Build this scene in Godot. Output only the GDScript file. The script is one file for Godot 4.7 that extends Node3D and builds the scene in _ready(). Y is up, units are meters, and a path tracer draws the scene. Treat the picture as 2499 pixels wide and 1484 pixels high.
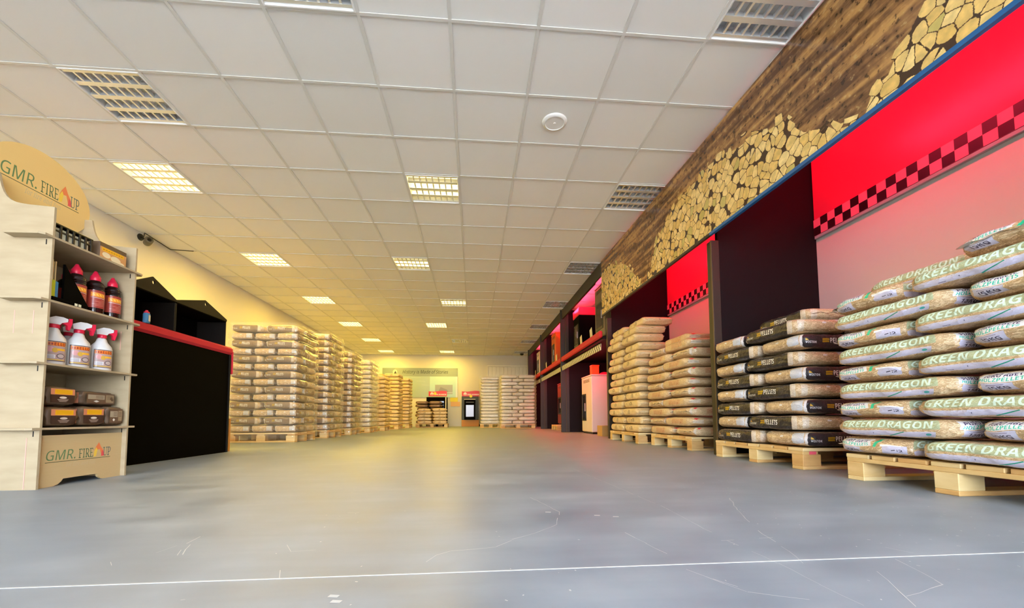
extends Node3D
# A pellet and stove shop seen from just above its floor. Metres, y up, aisle along -z, camera above the origin.

const FX := 1013.47            # focal length and principal point, in pixels of the 2499 x 1484 frame
const CX := 1241.66
const CY := 954.39
const EYE := 0.355             # camera height
const HC := 3.0136             # underside of the ceiling grid
const GX := -1.36125           # x of ceiling grid column 0
const GZ := 2.64403            # ceiling grid row r lies at z = -(GZ + 0.6 r)
const WALL_L := -4.75
const WALL_R := 3.36
const WALL_FAR := -17.7
const WALL_NEAR := 4.6
const BAY_X := 2.17            # front of the stove shelves along the side wall
const DIV_Z := [-0.63, -3.73, -6.83, -10.0, -13.1, -16.1]      # dividers between the bays

var taken := {}
var mats := {}
var meshes := {}
var rng := RandomNumberGenerator.new()
var font_bold: SystemFont
var font_plain: SystemFont
var font_serif: SystemFont

const ORD := ["bottom", "second", "third", "fourth", "fifth", "sixth", "seventh", "eighth", "ninth", "tenth", "eleventh", "twelfth", "thirteenth", "fourteenth", "fifteenth", "sixteenth"]


class Shape:
	var v := PackedVector3Array()
	var n := PackedVector3Array()
	var t := PackedVector2Array()
	var ix := PackedInt32Array()

	func tri(a: Vector3, b: Vector3, c: Vector3, na: Vector3, nb: Vector3, nc: Vector3, ta := Vector2.ZERO, tb := Vector2.ZERO, tc := Vector2.ZERO) -> void:
		var k := v.size()
		v.append(a); v.append(b); v.append(c)
		n.append(na); n.append(nb); n.append(nc)
		t.append(ta); t.append(tb); t.append(tc)
		if (b - a).cross(c - a).dot(na + nb + nc) > 0.0:
			ix.append_array([k, k + 2, k + 1])
		else:
			ix.append_array([k, k + 1, k + 2])

	func quad(a: Vector3, b: Vector3, c: Vector3, d: Vector3, nn: Vector3, ta := Vector2(0, 1), tb := Vector2(1, 1), tc := Vector2(1, 0), td := Vector2(0, 0)) -> void:
		tri(a, b, c, nn, nn, nn, ta, tb, tc)
		tri(a, c, d, nn, nn, nn, ta, tc, td)

	func box(c: Vector3, s: Vector3, b := 0.0, turn := Basis.IDENTITY) -> void:
		var h := s / 2.0
		b = minf(b, minf(h.x, minf(h.y, h.z)) * 0.9)
		for ax in 3:
			var u := (ax + 1) % 3
			var w := (ax + 2) % 3
			for sg in [-1.0, 1.0]:
				var p := []
				for q in [[-1, -1], [1, -1], [1, 1], [-1, 1]]:
					var e := Vector3.ZERO
					e[ax] = sg * h[ax]
					e[u] = q[0] * (h[u] - b)
					e[w] = q[1] * (h[w] - b)
					p.append(c + turn * e)
				var nn := Vector3.ZERO
				nn[ax] = sg
				quad(p[0], p[1], p[2], p[3], turn * nn)
		if b <= 0.0:
			return
		for ax in 3:
			var u := (ax + 1) % 3
			var w := (ax + 2) % 3
			for su in [-1.0, 1.0]:
				for sw in [-1.0, 1.0]:
					var p := []
					for q in [[-1, 0], [1, 0], [1, 1], [-1, 1]]:
						var e := Vector3.ZERO
						e[ax] = q[0] * (h[ax] - b)
						e[u] = su * (h[u] - (b if q[1] == 1 else 0.0))
						e[w] = sw * (h[w] - (0.0 if q[1] == 1 else b))
						p.append(c + turn * e)
					var nn := Vector3.ZERO
					nn[u] = su
					nn[w] = sw
					quad(p[0], p[1], p[2], p[3], turn * nn.normalized())
		for sx in [-1.0, 1.0]:
			for sy in [-1.0, 1.0]:
				for sz in [-1.0, 1.0]:
					var sgn := Vector3(sx, sy, sz)
					var nn: Vector3 = turn * sgn.normalized()
					tri(c + turn * (sgn * Vector3(h.x, h.y - b, h.z - b)), c + turn * (sgn * Vector3(h.x - b, h.y, h.z - b)), c + turn * (sgn * Vector3(h.x - b, h.y - b, h.z)), nn, nn, nn)

	# surface of revolution about y at c; profile runs (radius, height); creases where the profile repeats a point
	func lathe(c: Vector3, prof: Array, seg := 20, squash := Vector3.ONE) -> void:
		for i in prof.size() - 1:
			var a: Vector2 = prof[i]
			var b: Vector2 = prof[i + 1]
			if a.distance_to(b) < 1e-6:
				continue
			var na := seg_normal(prof, i, true)
			var nb := seg_normal(prof, i, false)
			for k in seg:
				var f0 := TAU * k / seg
				var f1 := TAU * (k + 1) / seg
				var d0 := Vector3(cos(f0), 0, sin(f0))
				var d1 := Vector3(cos(f1), 0, sin(f1))
				var u0 := float(k) / seg
				var u1 := float(k + 1) / seg
				var p0 := c + (d0 * a.x + Vector3.UP * a.y) * squash
				var p1 := c + (d1 * a.x + Vector3.UP * a.y) * squash
				var p2 := c + (d1 * b.x + Vector3.UP * b.y) * squash
				var p3 := c + (d0 * b.x + Vector3.UP * b.y) * squash
				var n0 := d0 * na.x + Vector3.UP * na.y
				var n1 := d1 * na.x + Vector3.UP * na.y
				var n2 := d1 * nb.x + Vector3.UP * nb.y
				var n3 := d0 * nb.x + Vector3.UP * nb.y
				var y0: float = prof[0].y
				var hh: float = maxf(absf(prof[-1].y - y0), 1e-5)
				var ta := Vector2(u0, 1.0 - (a.y - y0) / hh)
				var tb := Vector2(u1, 1.0 - (a.y - y0) / hh)
				var tc := Vector2(u1, 1.0 - (b.y - y0) / hh)
				var td := Vector2(u0, 1.0 - (b.y - y0) / hh)
				if a.x > 1e-6:
					tri(p0, p1, p2, n0, n1, n2, ta, tb, tc)
				if b.x > 1e-6:
					tri(p0, p2, p3, n0, n2, n3, ta, tc, td)

	func seg_normal(prof: Array, i: int, first: bool) -> Vector2:
		var d: Vector2 = (prof[i + 1] - prof[i]).normalized()
		var e := d
		if first and i > 0 and prof[i].distance_to(prof[i - 1]) > 1e-6:
			e = (prof[i] - prof[i - 1]).normalized()
		if not first and i + 2 < prof.size() and prof[i + 2].distance_to(prof[i + 1]) > 1e-6:
			e = (prof[i + 2] - prof[i + 1]).normalized()
		if d.dot(e) < 0.5:
			e = d
		var m := (d + e).normalized()
		return Vector2(m.y, -m.x)

	func tube(p0: Vector3, p1: Vector3, r0: float, r1: float, seg := 12) -> void:
		var ax := (p1 - p0).normalized()
		var s := ax.cross(Vector3.UP if absf(ax.y) < 0.9 else Vector3.RIGHT).normalized()
		var u := s.cross(ax)
		for k in seg:
			var f0 := TAU * k / seg
			var f1 := TAU * (k + 1) / seg
			var d0 := s * cos(f0) + u * sin(f0)
			var d1 := s * cos(f1) + u * sin(f1)
			tri(p0 + d0 * r0, p0 + d1 * r0, p1 + d1 * r1, d0, d1, d1)
			tri(p0 + d0 * r0, p1 + d1 * r1, p1 + d0 * r1, d0, d1, d0)
			tri(p0, p0 + d0 * r0, p0 + d1 * r0, -ax, -ax, -ax)
			tri(p1, p1 + d0 * r1, p1 + d1 * r1, ax, ax, ax)

	# polygon (a, b) in the plane of axes ea, eb, pushed from o along ec by depth; uv spans box uvr on the two large faces
	func prism(poly: PackedVector2Array, o: Vector3, ea: Vector3, eb: Vector3, ec: Vector3, depth: float, uvr := Rect2(0, 0, 1, 1)) -> void:
		var tr := Geometry2D.triangulate_polygon(poly)
		for f in [0.0, 1.0]:
			var nn := ec * (1.0 if f > 0.5 else -1.0)
			for k in range(0, tr.size(), 3):
				var p := []
				var q := []
				for j in 3:
					var w := poly[tr[k + j]]
					p.append(o + ea * w.x + eb * w.y + ec * depth * f)
					q.append(Vector2((w.x - uvr.position.x) / uvr.size.x, 1.0 - (w.y - uvr.position.y) / uvr.size.y))
				tri(p[0], p[1], p[2], nn, nn, nn, q[0], q[1], q[2])
		var area := 0.0
		for k in poly.size():
			area += poly[k].cross(poly[(k + 1) % poly.size()])
		for k in poly.size():
			var a := poly[k]
			var b := poly[(k + 1) % poly.size()]
			var d := (b - a).normalized() * signf(area)
			var nn := ea * d.y - eb * d.x
			var pa := o + ea * a.x + eb * a.y
			var pb := o + ea * b.x + eb * b.y
			quad(pa, pb, pb + ec * depth, pa + ec * depth, nn, Vector2.ZERO, Vector2.ZERO, Vector2.ZERO, Vector2.ZERO)

	func done() -> ArrayMesh:
		var a := []
		a.resize(Mesh.ARRAY_MAX)
		a[Mesh.ARRAY_VERTEX] = v
		a[Mesh.ARRAY_NORMAL] = n
		a[Mesh.ARRAY_TEX_UV] = t
		a[Mesh.ARRAY_INDEX] = ix
		var m := ArrayMesh.new()
		m.add_surface_from_arrays(Mesh.PRIMITIVE_TRIANGLES, a)
		return m


# ---------------------------------------------------------------- small helpers
func numbered(called: String) -> String:
	if not taken.has(called):
		taken[called] = 0
		return called
	taken[called] += 1
	return "%s_%03d" % [called, taken[called]]


func tag(o: Node3D, label: String, category: String, group := "") -> Node3D:
	o.set_meta("label", label)
	o.set_meta("category", category)
	if group:
		o.set_meta("group", group)
	return o


func thing(called: String, label: String, category: String, at := Vector3.ZERO, turn := 0.0, group := "") -> Node3D:
	var o := Node3D.new()
	o.name = numbered(called)
	add_child(o)
	o.position = at
	o.rotation.y = turn
	tag(o, label, category, group)
	return o


func obj(called: String, mesh: Mesh, m: Material, parent: Node3D = null, at := Vector3.ZERO, turn := 0.0) -> MeshInstance3D:
	var o := MeshInstance3D.new()
	o.mesh = mesh
	o.material_override = m
	o.name = numbered(called) if parent == null else called
	(self if parent == null else parent).add_child(o, true)
	o.position = at
	o.rotation.y = turn
	return o


func struct(called: String, mesh: Mesh, m: Material, label := "", category := "") -> MeshInstance3D:
	var o := obj(called, mesh, m)
	o.set_meta("kind", "structure")
	if label:
		tag(o, label, category)
	return o


func board(s: Vector3, b := 0.002) -> ArrayMesh:
	var key := "board %.4f %.4f %.4f %.4f" % [s.x, s.y, s.z, b]
	if not meshes.has(key):
		var sh := Shape.new()
		sh.box(Vector3.ZERO, s, b)
		meshes[key] = sh.done()
	return meshes[key]


func between(a: Vector3, b: Vector3, bevel := 0.002) -> ArrayMesh:      # a box from corner to corner, in its parent's axes
	var sh := Shape.new()
	sh.box((a + b) / 2.0, (b - a).abs(), bevel)
	return sh.done()


func paint(called: String, c: Color, rough := 0.6, metal := 0.0, spec := 0.5) -> StandardMaterial3D:
	if mats.has(called):
		return mats[called]
	var m := StandardMaterial3D.new()
	m.resource_name = called
	m.albedo_color = c
	m.roughness = rough
	m.metallic = metal
	m.metallic_specular = spec
	mats[called] = m
	return m


func c8(r: int, g: int, b: int) -> Color:
	return Color(r / 255.0, g / 255.0, b / 255.0)


func noise_of(seed_: int, freq: float, octaves := 4, kind := FastNoiseLite.TYPE_SIMPLEX_SMOOTH) -> FastNoiseLite:
	var nz := FastNoiseLite.new()
	nz.seed = seed_
	nz.frequency = freq
	nz.noise_type = kind
	nz.fractal_octaves = octaves
	return nz


func ramped(im: Image, stops: Array) -> Image:       # grey picture to colours; stops of [where, Color]
	im.convert(Image.FORMAT_L8)
	var g := Gradient.new()
	g.offsets = PackedFloat32Array(stops.map(func(s): return s[0]))
	g.colors = PackedColorArray(stops.map(func(s): return s[1]))
	var lut := PackedByteArray()
	for i in 256:
		var c := g.sample(i / 255.0)
		lut.append_array([int(c.r * 255), int(c.g * 255), int(c.b * 255)])
	var d := im.get_data()
	var out := PackedByteArray()
	out.resize(d.size() * 3)
	for i in d.size():
		var k := d[i] * 3
		out[i * 3] = lut[k]
		out[i * 3 + 1] = lut[k + 1]
		out[i * 3 + 2] = lut[k + 2]
	return Image.create_from_data(im.get_width(), im.get_height(), false, Image.FORMAT_RGB8, out)


func tex(im: Image) -> ImageTexture:
	return ImageTexture.create_from_image(im)


# ---------------------------------------------------------------- print: lettering drawn into pictures
func write(im: Image, txt: String, r: Rect2, col: Color, font: Font, slant := 0.0, flip := false) -> void:
	var tm := TextMesh.new()
	tm.text = txt
	tm.font = font
	tm.font_size = 32
	tm.pixel_size = 0.01
	tm.depth = 0.0
	tm.curve_step = 1.5
	var a := tm.get_mesh_arrays()
	var vs: PackedVector3Array = a[Mesh.ARRAY_VERTEX]
	if vs.is_empty():
		return
	var ids: PackedInt32Array = a[Mesh.ARRAY_INDEX] if a[Mesh.ARRAY_INDEX] != null else PackedInt32Array(range(vs.size()))
	var lo := Vector2(1e9, 1e9)
	var hi := -lo
	var pts := PackedVector2Array()
	for p in vs:
		var q := Vector2(p.x + slant * p.y, p.y)
		pts.append(q)
		lo = lo.min(q)
		hi = hi.max(q)
	var size := hi - lo
	for k in pts.size():
		var q := (pts[k] - lo) / size
		pts[k] = r.position + Vector2((1.0 - q.x) if flip else q.x, 1.0 - q.y) * r.size
	for k in range(0, ids.size(), 3):
		fill_tri(im, pts[ids[k]], pts[ids[k + 1]], pts[ids[k + 2]], col)


func fill_tri(im: Image, a: Vector2, b: Vector2, c: Vector2, col: Color) -> void:
	var y0 := maxi(0, int(floor(minf(a.y, minf(b.y, c.y)))))
	var y1 := mini(im.get_height() - 1, int(ceil(maxf(a.y, maxf(b.y, c.y)))))
	for y in range(y0, y1 + 1):
		var xs := []
		for e in [[a, b], [b, c], [c, a]]:
			var p: Vector2 = e[0]
			var q: Vector2 = e[1]
			var yy := y + 0.5
			if (p.y <= yy) != (q.y <= yy):
				xs.append(p.x + (yy - p.y) / (q.y - p.y) * (q.x - p.x))
		if xs.size() < 2:
			continue
		var x0 := int(round(minf(xs[0], xs[1])))
		var x1 := int(round(maxf(xs[0], xs[1])))
		x0 = clampi(x0, 0, im.get_width())
		x1 = clampi(x1, 0, im.get_width())
		if x1 > x0:
			if col.a < 1.0:
				for x in range(x0, x1):
					im.set_pixel(x, y, im.get_pixel(x, y).lerp(Color(col, 1.0), col.a))
			else:
				im.fill_rect(Rect2i(x0, y, x1 - x0, 1), col)


func fill_poly(im: Image, poly: Array, col: Color) -> void:
	var pp := PackedVector2Array(poly)
	var tr := Geometry2D.triangulate_polygon(pp)
	for k in range(0, tr.size(), 3):
		fill_tri(im, pp[tr[k]], pp[tr[k + 1]], pp[tr[k + 2]], col)


func fill_disc(im: Image, c: Vector2, r: Vector2, col: Color) -> void:
	var p := []
	for k in 28:
		p.append(c + Vector2(cos(TAU * k / 28.0), sin(TAU * k / 28.0)) * r)
	fill_poly(im, p, col)


func veil(im: Image, r: Rect2i, col: Color, share: float) -> void:    # a tint of printing ink over what lies below
	var over := Image.create(r.size.x, r.size.y, false, Image.FORMAT_RGBA8)
	over.fill(Color(col, share))
	im.convert(Image.FORMAT_RGBA8)
	im.blend_rect(over, Rect2i(Vector2i.ZERO, r.size), r.position)


func bar(im: Image, p0: Vector2, p1: Vector2, w: float, col: Color) -> void:
	var d := (p1 - p0).normalized()
	var s := Vector2(-d.y, d.x) * w / 2.0
	fill_tri(im, p0 + s, p1 + s, p1 - s, col)
	fill_tri(im, p0 + s, p1 - s, p0 - s, col)


const LAMP_COLOR := Color(1.0, 0.84, 0.34)
const LAMP_POWER := 5.4
const RED_POWER := 4.6


func _ready() -> void:
	var cam := Camera3D.new()
	cam.name = "camera"
	add_child(cam)
	cam.position = Vector3(0, EYE, 0)
	cam.rotation_order = EULER_ORDER_YXZ
	cam.rotation = Vector3(deg_to_rad(3.677), deg_to_rad(-4.874), deg_to_rad(-0.236))
	cam.projection = Camera3D.PROJECTION_FRUSTUM
	cam.near = 0.05
	cam.far = 60.0
	cam.size = 0.05 * 1484.0 / FX
	cam.frustum_offset = Vector2(1249.5 - CX, CY - 742.0) / FX * 0.05
	cam.current = true

	var env := Environment.new()
	env.background_mode = Environment.BG_SKY
	var sky := Sky.new()
	var pm := ProceduralSkyMaterial.new()
	pm.sky_top_color = Color(0.82, 0.89, 1.0)
	pm.sky_horizon_color = Color(0.92, 0.96, 1.0)
	pm.ground_bottom_color = Color(0.68, 0.68, 0.67)
	pm.ground_horizon_color = Color(0.76, 0.77, 0.77)
	pm.sky_energy_multiplier = 4.0
	pm.ground_energy_multiplier = 4.5
	sky.sky_material = pm
	env.sky = sky
	env.tonemap_mode = Environment.TONE_MAPPER_LINEAR
	env.tonemap_exposure = 1.1
	env.sdfgi_enabled = true
	env.ssao_enabled = true
	env.ssil_enabled = true
	var we := WorldEnvironment.new()
	we.name = "surroundings"
	we.environment = env
	add_child(we)

	rng.seed = 1
	build_materials()
	build_shell()
	build_ceiling()
	build_bays()
	build_racks()
	build_right_stacks()
	build_stand()
	build_counter()
	build_left_stacks()
	build_far_end()


# ---------------------------------------------------------------- pictures for the materials
func pellet_tile() -> Image:
	var im := Image.create(512, 512, false, Image.FORMAT_RGBA8)
	im.fill(c8(200, 168, 126))
	rng.seed = 11
	for k in 2600:
		var p := Vector2(rng.randf() * 512, rng.randf() * 512)
		var d := Vector2.from_angle(rng.randf_range(-0.75, 0.75) if rng.randf() < 0.75 else rng.randf() * TAU) * rng.randf_range(8, 19)
		var f := rng.randf()
		var c := c8(190, 156, 114).lerp(c8(246, 222, 182), f)
		bar(im, p - d, p + d, rng.randf_range(5, 9), c)
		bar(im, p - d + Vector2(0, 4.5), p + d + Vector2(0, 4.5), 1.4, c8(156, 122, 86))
	return im


const SIDE_Y := [370, 600]


func bag_print(kind: String, tile: Image) -> Image:
	var im := Image.create(1024, 1024, false, Image.FORMAT_RGBA8)
	for x in [0, 512]:
		for y in [0, 512]:
			im.blit_rect(tile, Rect2i(0, 0, 512, 512), Vector2i(x, y))
	rng.seed = kind.hash() % 100000
	match kind:
		"mint":
			for y in SIDE_Y:
				veil(im, Rect2i(40, y + 8, 860, 112), c8(150, 196, 160), 0.5)
				write(im, "GREEN DRAGON", Rect2(70, y + 24, 790, 84), c8(222, 244, 230), font_bold, 0.22)
				veil(im, Rect2i(40, y + 146, 830, 66), c8(204, 202, 228), 0.93)
				bar(im, Vector2(500, y + 215), Vector2(640, y + 150), 10, c8(28, 150, 130))
				fill_disc(im, Vector2(820, y + 180), Vector2(20, 14), c8(70, 170, 170))
				bar(im, Vector2(240, y + 195), Vector2(290, y + 198), 5, c8(70, 60, 100))
				bar(im, Vector2(380, y + 172), Vector2(380, y + 186), 5, c8(90, 90, 130))
			for x in [0, 512]:
				veil(im, Rect2i(x + 14, 836, 250, 92), c8(240, 240, 246), 0.97)
				write(im, "PURO ABETE", Rect2(x + 40, 846, 200, 32), c8(60, 44, 96), font_bold, 0.1)
				write(im, "HOLZPELLETS", Rect2(x + 24, 886, 220, 34), c8(64, 200, 180), font_bold, 0.1)
				fill_poly(im, [Vector2(x + 276, 930), Vector2(x + 296, 932), Vector2(x + 330, 834), Vector2(x + 304, 832)], c8(30, 196, 150))
				veil(im, Rect2i(x + 30, 934, 150, 80), c8(200, 200, 228), 0.93)
				write(im, "15KG", Rect2(x + 60, 970, 96, 34), c8(66, 60, 92), font_bold)
				bar(im, Vector2(x + 60, 956), Vector2(x + 140, 950), 4, c8(92, 90, 130))
				veil(im, Rect2i(x + 344, 906, 150, 94), c8(206, 204, 230), 0.93)
				veil(im, Rect2i(x + 330, 900, 130, 16), c8(244, 244, 248), 0.97)
				bar(im, Vector2(x + 400, 962), Vector2(x + 424, 960), 8, c8(40, 36, 60))
				write(im, ":2", Rect2(x + 434, 946, 34, 30), c8(50, 46, 70), font_bold)
		"band", "wrapped":
			for y in SIDE_Y:
				veil(im, Rect2i(0, y, 44, 230), c8(226, 226, 232), 0.72)
				im.fill_rect(Rect2i(44, y + 12, 816, 218), c8(46, 42, 46) if kind == "band" else c8(122, 98, 74))
				veil(im, Rect2i(860, y, 80, 230), c8(226, 224, 224), 0.5)
				write(im, "PELLETS", Rect2(400, y + 70, 226, 74), c8(236, 236, 232), font_bold)
				for q in [[300, 80, 90, 26], [300, 112, 84, 26]]:
					im.fill_rect(Rect2i(q[0], y + q[1], q[2], q[3]), c8(178, 142, 30))
				write(im, "VOSTOK", Rect2(84, y + 122, 142, 32), c8(224, 226, 226), font_bold)
				fill_poly(im, [Vector2(84, y + 112), Vector2(92, y + 76), Vector2(112, y + 92), Vector2(128, y + 114)], c8(214, 170, 60))
			im.fill_rect(Rect2i(44, 0, 816, 366), c8(46, 42, 46) if kind == "band" else c8(122, 98, 74))
			if kind == "wrapped":
				veil(im, Rect2i(0, 0, 1024, 1024), c8(236, 214, 170), 0.16)
			for x in [0, 512]:
				veil(im, Rect2i(x + 380, 836, 120, 150), c8(206, 218, 240), 0.72)
				fill_disc(im, Vector2(x + 250, 890), Vector2(22, 14), c8(232, 226, 222))
				veil(im, Rect2i(x, 830, 60, 194), c8(226, 226, 226), 0.4)
		"timber":
			veil(im, Rect2i(0, 0, 1024, 1024), c8(226, 196, 146), 0.45)
			for y in SIDE_Y:
				veil(im, Rect2i(330, y + 50, 420, 120), c8(196, 120, 84), 0.34)
				for k in 26:
					var p := Vector2(rng.randf_range(340, 730), y + rng.randf_range(56, 164))
					bar(im, p, p + Vector2(rng.randf_range(10, 46), rng.randf_range(-4, 4)), 7, Color(c8(164, 84, 56), 0.55))
				fill_poly(im, [Vector2(70, y + 30), Vector2(112, y + 4), Vector2(160, y + 30), Vector2(112, y + 58)], c8(232, 76, 76))
				veil(im, Rect2i(0, y, 60, 230), c8(228, 222, 216), 0.5)
			for x in [0, 512]:
				fill_poly(im, [Vector2(x + 30, 852), Vector2(x + 72, 832), Vector2(x + 120, 852), Vector2(x + 72, 880)], c8(232, 76, 76))
				veil(im, Rect2i(x + 20, 890, 150, 90), c8(226, 224, 226), 0.4)
		"cream":
			veil(im, Rect2i(0, 0, 1024, 1024), c8(238, 212, 158), 0.62)
			for y in SIDE_Y:
				for col in 3:
					for row in 3:
						if rng.randf() < 0.8:
							im.fill_rect(Rect2i(420 + col * 56, y + 60 + row * 38, rng.randi_range(20, 44), 22), c8(66, 50, 40))
				im.fill_rect(Rect2i(170, y + 90, 30, 16), c8(40, 30, 26))
			for x in [0, 512]:
				im.fill_rect(Rect2i(x + 240, 920, 34, 14), c8(40, 30, 26))
		"silver":
			veil(im, Rect2i(0, 0, 1024, 1024), c8(226, 222, 212), 0.82)
			for y in SIDE_Y:
				for k in 6:
					im.fill_rect(Rect2i(rng.randi_range(500, 900), y + rng.randi_range(60, 160), rng.randi_range(14, 40), 14), c8(150, 140, 132))
		"brown":
			veil(im, Rect2i(0, 0, 1024, 1024), c8(84, 58, 36), 0.82)
			for y in SIDE_Y:
				veil(im, Rect2i(120, y + 40, 700, 130), c8(190, 156, 104), 0.5)
	return im


func bag_material(kind: String, tile: Image, crinkle: Texture2D) -> StandardMaterial3D:
	var m := paint("bag film " + kind, Color.WHITE, 0.3 if kind != "silver" else 0.22, 0.0, 0.5)
	m.albedo_texture = tex(bag_print(kind, tile))
	m.heightmap_enabled = true
	m.heightmap_texture = crinkle
	m.heightmap_scale = 0.5
	return m


func soft(a: float, b: float, x: float) -> float:
	return smoothstep(a, b, x)


# A filled pellet bag lying flat, long along x: a swollen box with a print on its sides and ends
func bag_mesh(L: float, T: float, W: float, seed_: int, pinch: float) -> ArrayMesh:
	var key := "bag %.3f %.3f %.3f %d %.2f" % [L, T, W, seed_, pinch]
	if meshes.has(key):
		return meshes[key]
	var nz := noise_of(seed_, 4.0, 2)
	var st := SurfaceTool.new()
	st.begin(Mesh.PRIMITIVE_TRIANGLES)
	st.set_smooth_group(0)
	var faces := [
		[Vector3.UP, Vector3.RIGHT, Vector3.BACK, 18, 8, Rect2(0, 0, 1024, 370)],
		[Vector3.DOWN, Vector3.RIGHT, Vector3.FORWARD, 18, 8, Rect2(0, 0, 1024, 370)],
		[Vector3.BACK, Vector3.RIGHT, Vector3.DOWN, 18, 8, Rect2(0, 370, 1024, 230)],
		[Vector3.FORWARD, Vector3.LEFT, Vector3.DOWN, 18, 8, Rect2(0, 600, 1024, 230)],
		[Vector3.RIGHT, Vector3.FORWARD, Vector3.DOWN, 8, 8, Rect2(0, 830, 512, 194)],
		[Vector3.LEFT, Vector3.BACK, Vector3.DOWN, 8, 8, Rect2(512, 830, 512, 194)],
	]
	for f in faces:
		var nu: int = f[3]
		var nv: int = f[4]
		var r: Rect2 = f[5]
		var grid := []
		for j in nv + 1:
			for i in nu + 1:
				var s := i * 2.0 / nu - 1.0
				var t := j * 2.0 / nv - 1.0
				s = 1.5 * s - 0.5 * s * s * s
				t = 1.5 * t - 0.5 * t * t * t
				var c: Vector3 = f[0] + f[1] * s + f[2] * t
				grid.append([swell(c, L, T, W, nz, pinch), (r.position + Vector2(3, 3) + Vector2(s + 1, t + 1) / 2.0 * (r.size - Vector2(6, 6))) / 1024.0])
		for j in nv:
			for i in nu:
				var q := [grid[j * (nu + 1) + i], grid[j * (nu + 1) + i + 1], grid[(j + 1) * (nu + 1) + i + 1], grid[(j + 1) * (nu + 1) + i]]
				for k in [0, 1, 2, 0, 2, 3]:
					st.set_uv(q[k][1])
					st.add_vertex(q[k][0])
	st.generate_normals()
	meshes[key] = st.commit()
	return meshes[key]


func swell(c: Vector3, L: float, T: float, W: float, nz: FastNoiseLite, pinch: float) -> Vector3:
	var plan := pow(pow(absf(c.x), 9.0) + pow(absf(c.z), 9.0), 1.0 / 9.0)
	var r := pow(pow(plan, 5.5) + pow(absf(c.y), 5.5), 1.0 / 5.5)
	var q := c / r
	var e := soft(0.7, 1.0, absf(q.x))
	var p := Vector3(q.x * L / 2, q.y * T / 2 * (1.0 - pinch * e), q.z * W / 2 * (1.0 - 0.06 * e))
	var side := 1.0 - absf(q.y)
	var lump := nz.get_noise_3d(p.x * 2.2, p.y * 2.0, p.z * 2.2)
	var fine := nz.get_noise_3d(p.x * 9.0 + 7.0, p.y * 9.0, p.z * 9.0)
	var out := q.normalized()
	p += out * (lump * 0.016 * (0.06 + side) + fine * 0.004)
	p.y += e * 0.005 * sin(q.z * 17.0 + lump * 9.0) * (0.3 + side) + nz.get_noise_2d(p.x * 1.3 + 3.0, 5.0) * T * 0.04
	p.x += signf(q.x) * e * 0.005 * sin(q.z * 23.0 + fine * 6.0)
	return p


func seal_mesh(W: float, out: float) -> ArrayMesh:                 # the welded, wavy film edge at a bag's end, standing out along +x
	var key := "seal %.3f %.3f" % [W, out]
	if meshes.has(key):
		return meshes[key]
	var s := Shape.new()
	var n := 14
	for i in n:
		var z0 := (i / float(n) - 0.5) * W * 0.86
		var z1 := ((i + 1) / float(n) - 0.5) * W * 0.86
		var y0 := sin(i * 1.7) * 0.006
		var y1 := sin((i + 1) * 1.7) * 0.006
		var x0 := out * (1.0 - 0.25 * sin(i * 2.3))
		var x1 := out * (1.0 - 0.25 * sin((i + 1) * 2.3))
		for h in [-0.0008, 0.0008]:
			var nn := Vector3(0, signf(h), 0)
			s.quad(Vector3(-0.02, h, z0), Vector3(-0.02, h, z1), Vector3(x1, y1 + h, z1), Vector3(x0, y0 + h, z0), nn)
	meshes[key] = s.done()
	return meshes[key]


func tip_mesh() -> ArrayMesh:                          # a folded ear of film at a bag's corner, pointing along +z
	if not meshes.has("tip"):
		var s := Shape.new()
		var a := [Vector3(-0.034, 0, -0.012), Vector3(0, 0.014, -0.014), Vector3(0.034, 0.002, -0.012), Vector3(0, -0.012, -0.014)]
		var apex := Vector3(0.004, 0.004, 0.034)
		for k in 4:
			var p: Vector3 = a[k]
			var q: Vector3 = a[(k + 1) % 4]
			var nn := (q - p).cross(apex - p).normalized()
			if nn.dot((p + q) / 2) < 0:
				nn = -nn
			s.tri(p, q, apex, nn, nn, nn)
		meshes["tip"] = s.done()
	return meshes["tip"]


var bag_films := {}
var tipped := 0                # which corner of the next bag has a folded ear of film


func lay_bag(called: String, kind: String, label: String, group: String, at: Vector3, turn: float, L: float, T: float, W: float, pinch := 0.35) -> void:
	var k := rng.randi() % 3
	var o := obj(called, bag_mesh(L - 0.03, T * 0.952, W - 0.014, k + 1, pinch), bag_films[kind], null, at + Vector3(rng.randf_range(-0.004, 0.004), 0, rng.randf_range(-0.004, 0.004)), turn + rng.randf_range(-0.012, 0.012))
	o.rotation.z = rng.randf_range(-0.004, 0.004)
	tag(o, label, "pellet bag", group)
	if pinch < 0.3:
		if tipped == 1:
			obj("corner_tip", tip_mesh(), mats["seam film"], o, Vector3(L / 2 - 0.06, -0.004, W / 2 - 0.014), 0.0)
		elif tipped == 2:
			obj("corner_tip", tip_mesh(), mats["seam film"], o, Vector3(-L / 2 + 0.022, -0.004, W / 2 - 0.07), -PI / 2)
		return
	for e in [0.0, PI]:
		obj("seam", seal_mesh(W, 0.016 if pinch > 0.3 else 0.011), mats["seam film"], o, Vector3((L / 2 - 0.022) * (1.0 if e == 0.0 else -1.0), 0, 0), e)


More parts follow.
